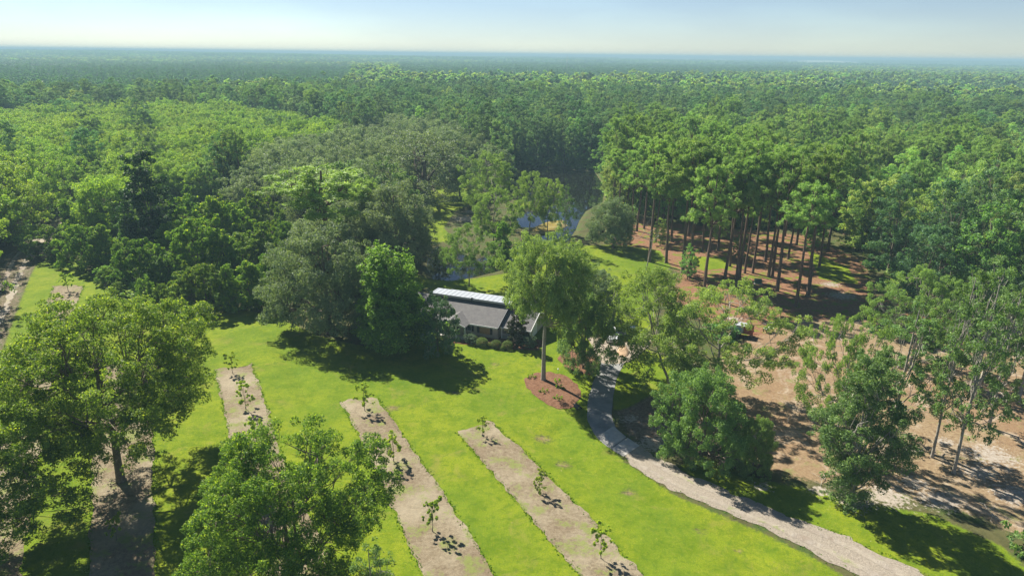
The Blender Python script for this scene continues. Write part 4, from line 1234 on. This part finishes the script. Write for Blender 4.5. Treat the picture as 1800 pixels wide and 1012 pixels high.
# vine thicket
TH = [(95, 455, 1.0), (150, 470, 1.15), (130, 430, 1.35), (190, 470, 1.1), (215, 492, .9), (200, 430, 1.3), (250, 505, 1.05), (300, 500, 1.1), (335, 540, 1.15), (310, 470, 1.3), (365, 545, 1.1),
      (405, 545, 1.15), (355, 500, 1.3), (400, 500, 1.3), (440, 540, 1.1), (240, 450, 1.2), (330, 440, 1.4), (380, 450, 1.4), (430, 480, 1.35), (470, 520, 1.2), (215, 400, 1.3), (290, 410, 1.2),
      (340, 400, 1.3), (420, 440, 1.3), (260, 540, .6), (215, 520, .5), (190, 500, .5), (290, 545, .5), (465, 470, 1.2), (500, 500, 1.0), (150, 400, 1.1), (390, 410, 1.3), (455, 425, 1.2), (510, 455, 1.1)]
TH.sort(key=lambda t: t[0])
for k, (px, py, s) in enumerate(TH):
    x, y = G(px, py); q = s * rng.uniform(.62, .86)
    place_tree(('vine_0', 'vine_1', 'vine_2', 'vine_cone')[(k * 7 + k // 3) % 4], 'vine_mound', x, y, q, q * rng.uniform(.8, 1.25), rng.uniform(0, 6), 'vine smothered tree of the dark thicket beyond the lawn, %s from the left' % ordw(k + 1), 'tree', 'vine smothered trees of the thicket')

# ------------------------------------------------------------------ forest
ZG = [(-300, 196), (0, 190), (120, 180), (300, 180), (450, 190), (640, 212), (600, 235), (500, 238), (430, 262), (330, 285), (250, 300), (200, 340), (110, 370), (70, 400), (0, 470), (-400, 640)]
ZO = [(430, 262), (500, 238), (600, 235), (690, 205), (800, 225), (905, 285), (830, 300), (700, 330), (560, 335), (430, 305)]
ZV = [(110, 370), (200, 340), (250, 300), (330, 285), (430, 305), (560, 335), (580, 420), (480, 500), (60, 470)]
ZD = [(560, 150), (760, 145), (900, 175), (1010, 195), (1090, 240), (1050, 305), (880, 300), (800, 225), (690, 205), (640, 190)]
ZPL1 = [(-300, 104), (620, 116), (620, 148), (350, 160), (150, 168), (-300, 160)]
ZPL2 = [(700, 112), (1420, 108), (1400, 135), (1000, 142), (700, 138)]
ZPN = [(1040, 250), (1200, 215), (1500, 220), (1850, 280), (1850, 380), (1540, 350), (1480, 420), (1100, 420)]
NOFOREST = LAWNS[:8] + [POND] + LITTER + DIRT + [
    W([(1060, 640), (1040, 585), (1150, 580), (1250, 610), (1250, 700), (1120, 720)]),
    W([(1050, 520), (1075, 440), (1100, 400), (1160, 390), (1210, 480), (1250, 600), (1120, 600)]),
    W([(1200, 480), (1160, 400), (1450, 410), (1530, 500), (1560, 560), (1400, 600), (1260, 560)]),
    W([(740, 600), (560, 590), (560, 470), (960, 500), (1060, 600)]),
    W([(990, 440), (1010, 400), (1025, 370), (1055, 345), (1075, 390), (1090, 440), (1120, 500), (1000, 520)]),
    W([(700, 480), (715, 420), (690, 380), (700, 345), (800, 330), (880, 345), (1000, 350), (1000, 440), (900, 480), (800, 500)]),
    W([(20, 500), (40, 430), (70, 400), (110, 380), (190, 372), (150, 430), (90, 470)]),
    W([(-500, 1500), (-300, 700), (-20, 500), (40, 420), (150, 372), (200, 380), (110, 430), (60, 480), (250, 560), (1100, 620), (1300, 1500)]),
    W([(1000, 1500), (1040, 740), (1240, 840), (1560, 980), (2200, 1100), (2200, 1500)])]

def scatter(d0, d1, step, seed, az=46):
    g = np.random.default_rng(seed)
    R1 = d1
    gx_ = np.arange(-R1, R1, step); gy_ = np.arange(20, R1, step)
    X, Y = np.meshgrid(gx_, gy_); X = X + (np.arange(X.shape[0]) % 2)[:, None] * step * .5
    X = X + g.uniform(-.52, .52, X.shape) * step; Y = Y + g.uniform(-.52, .52, X.shape) * step
    P = np.stack([X.ravel(), Y.ravel()], 1); d = np.hypot(*P.T)
    a = np.degrees(np.arctan2(P[:, 0], P[:, 1]))
    return P[(d >= d0) & (d < d1) & (np.abs(a) < az)]

def zone_of(P, h=14):
    q = proj(np.column_stack([P, height(P[:, 0], P[:, 1]) + h]))
    z = np.zeros(len(P), int)       # 0 mixed
    for k, poly in ((5, ZPL1), (5, ZPL2), (4, ZD), (6, ZPN), (1, ZG), (2, ZO), (3, ZV)):
        z[inpoly(q, poly)] = k
    return z, q

Pn = scatter(50, 620, 8.4, 3)
ok = np.ones(len(Pn), bool)
for poly in NOFOREST:
    s = sdf(Pn, poly); ok &= ~(s > -3.2)
hc = np.hypot(Pn[:, 0] + 6, Pn[:, 1] - 110); ok &= hc > 16
ok &= np.minimum(dline(Pn, LANE[0]), dline(Pn, LANE[1])) > 5.5
Pn = Pn[ok]
zn, qn = zone_of(Pn)
keep = (qn[:, 0] > -330) & (qn[:, 0] < 1960) & (zn != 3)
Pn, zn = Pn[keep], zn[keep]
order = np.argsort(np.hypot(*Pn.T)); Pn, zn = Pn[order], zn[order]
g = np.random.default_rng(77)
# kinds: 0 grove pecan, 1 live oak, 2 dark hardwood, 3 hardwood, 4 pine
kind = np.full(len(Pn), 3)
u = g.random(len(Pn)); patch = vnoise(Pn[:, 0], Pn[:, 1], 60, 9)
kind[zn == 1] = 0
kind[(zn == 2)] = 1
kind[(zn == 4)] = np.where(u[zn == 4] < .8, 2, 3)
kind[zn == 6] = np.where(u[zn == 6] < .42, 4, 3)
kind[zn == 5] = 5
m0 = zn == 0
kind[m0] = np.where(u[m0] < .10 + .5 * (patch[m0] > .64), 4, np.where((u[m0] > .72 - .4 * (patch[m0] < .36)), 2, 3))
edge = (zn == 1) & (g.random(len(Pn)) < .04)
kind[edge] = 2
KEYS = {0: ['grove_0', 'grove_1', 'grove_2'], 1: ['oak_far_0', 'oak_far_1'], 2: ['dark_0', 'dark_1', 'dark_2'], 3: ['hard_0', 'hard_1', 'hard_2'],
        4: ['pine_0', 'pine_1', 'pine_2', 'pine_3', 'pine_far_0', 'pine_far_1'], 5: ['plantation_0', 'plantation_1'],
        6: ['low_0', 'low_1', 'low_2']}
NAMES = {0: ('pecan_tree', 'bright green pecan in the old grove beyond the sandy lane', 'pecans of the old grove'),
         1: ('live_oak_tree', 'grey green live oak in the belt between the grove and the pond', 'live oaks between the grove and the pond'),
         2: ('dark_broadleaf_tree', 'tall dark broadleaf tree in the forest beyond the pond and grove', 'dark broadleaf trees of the forest'),
         3: ('broadleaf_tree', 'mid green broadleaf tree in the forest on the right and beyond', 'broadleaf trees of the forest'),
         4: ('pine_tree', 'pine growing among the forest broadleaf trees beyond the open stand', 'pines of the mixed forest')}
SCL = {0: (.80, 1.02), 1: (.8, 1.1), 2: (.8, 1.1), 3: (.78, 1.08), 4: (.75, .98), 5: (.8, 1.1)}
stuff = {k: [] for k in range(7)}
cnt = {k: 0 for k in range(6)}
for j in range(len(Pn)):
    k = int(kind[j]); x, y = Pn[j]; d = math.hypot(x, y)
    lo, hi = SCL[k]; s = g.uniform(lo, hi); rz = g.uniform(0, 6.28)
    sz = s * g.uniform(.9, 1.1)
    if k == 3 and zn[j] == 0 and x > 20 and d < 200: s *= 1.05
    if k < 5 and cnt[k] < 290:
        keys = KEYS[k][:4] if (k == 4 and d < 260) else KEYS[k]
        nm, lb, gr = NAMES[k]
        place_tree(keys[int(g.integers(len(keys)))], nm, x, y, s, sz, rz, lb, 'tree', gr, parts=d < 240)
        cnt[k] += 1
    else:
        stuff[k].append((x, y, hz(x, y), s, sz, rz))
# farther bands
def far_band(d0, d1, step, seed, sc0):
    P = scatter(d0, d1, step, seed, 44)
    q = proj(np.column_stack([P, height(P[:, 0], P[:, 1]) + 14]))
    P = P[(q[:, 0] > -200) & (q[:, 0] < 1950)]
    z, _ = zone_of(P)
    gg = np.random.default_rng(seed)
    big = vnoise(P[:, 0], P[:, 1], 260, 21)
    H_ = height(P[:, 0], P[:, 1])
    k = np.where((z == 5) | (big > .66), 5, 6)
    return P, k, H_, gg
P2, k2, h2, g2 = far_band(620, 1500, 10.5, 41, 1.2)
for j in range(len(P2)):
    s = g2.uniform(.85, 1.35) * (1.15 if k2[j] == 5 else 1.1)
    stuff[int(k2[j])].append((P2[j, 0], P2[j, 1], h2[j], s * 1.15, s * g2.uniform(.85, 1.1), g2.uniform(0, 6.28)))
P3, k3, h3, g3 = far_band(1500, 3600, 19, 42, 2)
for j in range(len(P3)):
    s = g3.uniform(.85, 1.25)
    stuff[int(k3[j])].append((P3[j, 0], P3[j, 1], h3[j], s * (3.0 if k3[j] == 5 else 2.0), s * (1.25 if k3[j] == 5 else 1.05), g3.uniform(0, 6.28)))

def gn_scatter(name, pts, keys, seed=1):
    """one object that instances tree meshes on its points"""
    pts = np.array(pts, np.float32)
    me = bpy.data.meshes.new(name)
    me.vertices.add(len(pts)); me.vertices.foreach_set('co', np.ascontiguousarray(pts[:, :3]).ravel())
    gg = np.random.default_rng(seed)
    for nm, v in (('sxy', pts[:, 3]), ('sz', pts[:, 4]), ('rz', pts[:, 5])):
        a = me.attributes.new(nm, 'FLOAT', 'POINT'); a.data.foreach_set('value', v.copy())
    a = me.attributes.new('pick', 'INT', 'POINT'); a.data.foreach_set('value', gg.integers(0, len(keys), len(pts)).astype(np.int32))
    me.update()
    o = link(name, me)
    pc = bpy.data.collections.new(name + '_source')
    for k in keys:
        pc.objects.link(bpy.data.objects.new('source_tree', PROTO[k]['join'] if isinstance(k, str) else k))
    ng = bpy.data.node_groups.new(name, 'GeometryNodeTree')
    ng.interface.new_socket('Geometry', in_out='INPUT', socket_type='NodeSocketGeometry')
    ng.interface.new_socket('Geometry', in_out='OUTPUT', socket_type='NodeSocketGeometry')
    N = ng.nodes; L = ng.links
    gi = N.new('NodeGroupInput'); go = N.new('NodeGroupOutput')
    ci = N.new('GeometryNodeCollectionInfo'); ci.inputs['Collection'].default_value = pc
    ci.inputs['Separate Children'].default_value = True; ci.inputs['Reset Children'].default_value = True
    ip = N.new('GeometryNodeInstanceOnPoints'); ip.inputs['Pick Instance'].default_value = True
    def na(nm, t='FLOAT'):
        n = N.new('GeometryNodeInputNamedAttribute'); n.data_type = t; n.inputs['Name'].default_value = nm; return n.outputs['Attribute']
    c1 = N.new('ShaderNodeCombineXYZ'); L.new(na('rz'), c1.inputs[2])
    c2 = N.new('ShaderNodeCombineXYZ'); s = na('sxy'); L.new(s, c2.inputs[0]); L.new(s, c2.inputs[1]); L.new(na('sz'), c2.inputs[2])
    L.new(gi.outputs[0], ip.inputs['Points']); L.new(ci.outputs[0], ip.inputs['Instance'])
    L.new(na('pick', 'INT'), ip.inputs['Instance Index'])
    L.new(c1.outputs[0], ip.inputs['Rotation']); L.new(c2.outputs[0], ip.inputs['Scale'])
    L.new(ip.outputs[0], go.inputs[0])
    md = o.modifiers.new('scatter', 'NODES'); md.node_group = ng
    tag(o, kind='stuff')
    return o
for k, nm in ((0, 'grove_canopy'), (1, 'live_oak_canopy'), (2, 'dark_forest'), (3, 'broadleaf_forest'), (4, 'pine_forest'), (5, 'pine_plantation'), (6, 'distant_forest')):
    if stuff[k]: gn_scatter(nm, stuff[k], KEYS[k], k)

# far canopy patches beyond 3.6 km: clumps of crowns 150 m across
gg = np.random.default_rng(8)
PK = []
for v in range(4):
    n = 46
    C = np.column_stack([gg.uniform(-75, 75, (n, 2)), gg.uniform(10, 17, n), gg.uniform(8, 15, n)])
    V, Fq, T = leaves(C, 700, gg, 9.0, .7, .6, .8, .45, .05)
    PK.append(mesh_from('canopy_patch', V, [Fq], [L_DARK if v % 2 else L_DPINE], T))
P4 = scatter(3500, 15500, 92, 51, 42)
h4 = height(P4[:, 0], P4[:, 1])
az = np.degrees(np.arctan2(P4[:, 0], P4[:, 1])); d4 = np.hypot(*P4.T)
FIELDS = [(1075, 1310, 5600, 9800, 18), (1345, 1470, 5200, 8800, 16), (60, 175, 6200, 9800, 18), (230, 262, 5600, 8200, 14), (690, 730, 5200, 8000, 12)]
M_FIELD = simple('pale_field', (.50, .50, .36), .9, var=.12, scale=.004)
field = np.zeros(len(P4), bool)
for k, (pa, pb, da, db, cr) in enumerate(FIELDS):
    ta, tb = math.atan((pa - 900) / 1200 / .99), math.atan((pb - 900) / 1200 / .99)
    q = [(math.sin(t) * d, math.cos(t) * d) for d, ts in ((da, np.linspace(ta, tb, 5)), (db, np.linspace(tb, ta, 5))) for t in ts]
    blob('far_field', q, M_FIELD, dz=2, crown=cr, seed=60 + k, step=150, jit=.15)
    field |= sdf(P4, q) > -60
P4f = P4[~field]; h4f = h4[~field]
gn_scatter('horizon_forest', np.column_stack([P4f, h4f, gg.uniform(.8, 1.2, len(P4f)), gg.uniform(.8, 1.3, len(P4f)), gg.uniform(0, 6.28, len(P4f))]), PK, 9)

# undergrowth along forest edges and between trunks
U = scatter(60, 330, 5.2, 61)
ok = np.ones(len(U), bool)
for poly in NOFOREST + STRAW: ok &= ~(sdf(U, poly) > -1.5)
ok &= np.hypot(U[:, 0] + 6, U[:, 1] - 108) > 16
ok &= np.minimum(dline(U, LANE[0]), dline(U, LANE[1])) > 4
U = U[ok]
gn_scatter('undergrowth', np.column_stack([U, height(U[:, 0], U[:, 1]), gg.uniform(.6, 1.6, len(U)), gg.uniform(.6, 1.5, len(U)), gg.uniform(0, 6, len(U))]), ['low_bush'], 11)

# tall grass fringes
def fringe():
    g = np.random.default_rng(3)
    pts = []
    for l, r in STRIPS:
        for ed in (l, r):
            A = np.array(W(ed)); d = np.concatenate([[0], np.cumsum(np.linalg.norm(np.diff(A, axis=0), axis=1))])
            t = g.uniform(0, d[-1], int(d[-1] * 14))
            Q = np.stack([np.interp(t, d, A[:, k]) for k in range(2)], 1) + g.normal(0, .16, (len(t), 2))
            pts.append(Q)
    for ed in (DRV_L[3:], RD_L, RD_R):
        A = np.array(W(ed)); d = np.concatenate([[0], np.cumsum(np.linalg.norm(np.diff(A, axis=0), axis=1))])
        t = g.uniform(0, d[-1], int(d[-1] * 7))
        pts.append(np.stack([np.interp(t, d, A[:, k]) for k in range(2)], 1) + g.normal(0, .22, (len(t), 2)))
    pts = np.concatenate(pts)
    n = len(pts)
    a = g.uniform(0, 6.28, n); h = g.uniform(.04, .15, n); w = g.uniform(.05, .12, n)
    z = height(pts[:, 0], pts[:, 1])
    V = np.empty((n, 4, 3)); dx = np.cos(a) * w; dy = np.sin(a) * w
    tx = g.normal(0, .07, n); ty = g.normal(0, .07, n)
    for i, (sx, hh) in enumerate(((-1, 0), (1, 0), (.5, 1), (-.4, .9))):
        V[:, i, 0] = pts[:, 0] + dx * sx + tx * hh; V[:, i, 1] = pts[:, 1] + dy * sx + ty * hh; V[:, i, 2] = z + h * hh
    me = mesh_from('grass_fringe', V.reshape(-1, 3), [np.arange(n * 4).reshape(n, 4)], [GRASS], g.uniform(0, .95, n))
    tag(link('grass_fringe', me), kind='stuff')
fringe()

# fallen limbs lying about
g = np.random.default_rng(15)
for k, (px, py, ln, lb) in enumerate([(1160, 742, 3, 'pale fallen limb on bare dirt left of the dense rounded oak'), (1385, 742, 2.5, 'small fallen limb in the open middle of the clearing'),
        (1450, 832, 3, 'fallen limb on sand left of the tall leafy oak'), (1612, 862, 3.5, 'fallen limb on sand below the two paired slender trunks'),
        (1722, 884, 3, 'fallen limb on sand near the lower right edge'), (1700, 640, 4, 'pale fallen limb at the forest edge behind the slender trees'), (1480, 600, 3, 'fallen limb at the upper edge of the clearing'),]):
    x, y = G(px, py); a = g.uniform(0, 6.28)
    wd = Wood(); p = curve((0, 0, .06), (ln * math.cos(a), ln * math.sin(a), .12), .05, 6, .05, g)
    wd.tube(p, np.linspace(.05, .015, 6), 5)
    for _ in range(5):
        q = p[int(g.integers(1, 5))]; e = q + np.append(g.normal(0, .3 * ln, 2), g.uniform(0, .25))
        wd.tube(curve(q, e, 0, 4, .06, g), [.035, .025, .015, .008], 4)
    V, Fq = wd.arr()
    tag(link('fallen_branch', mesh_from('fallen_branch', V, [Fq], [BARK_DEAD], smooth_=True), None, (x, y, hz(x, y))), lb, 'branch')
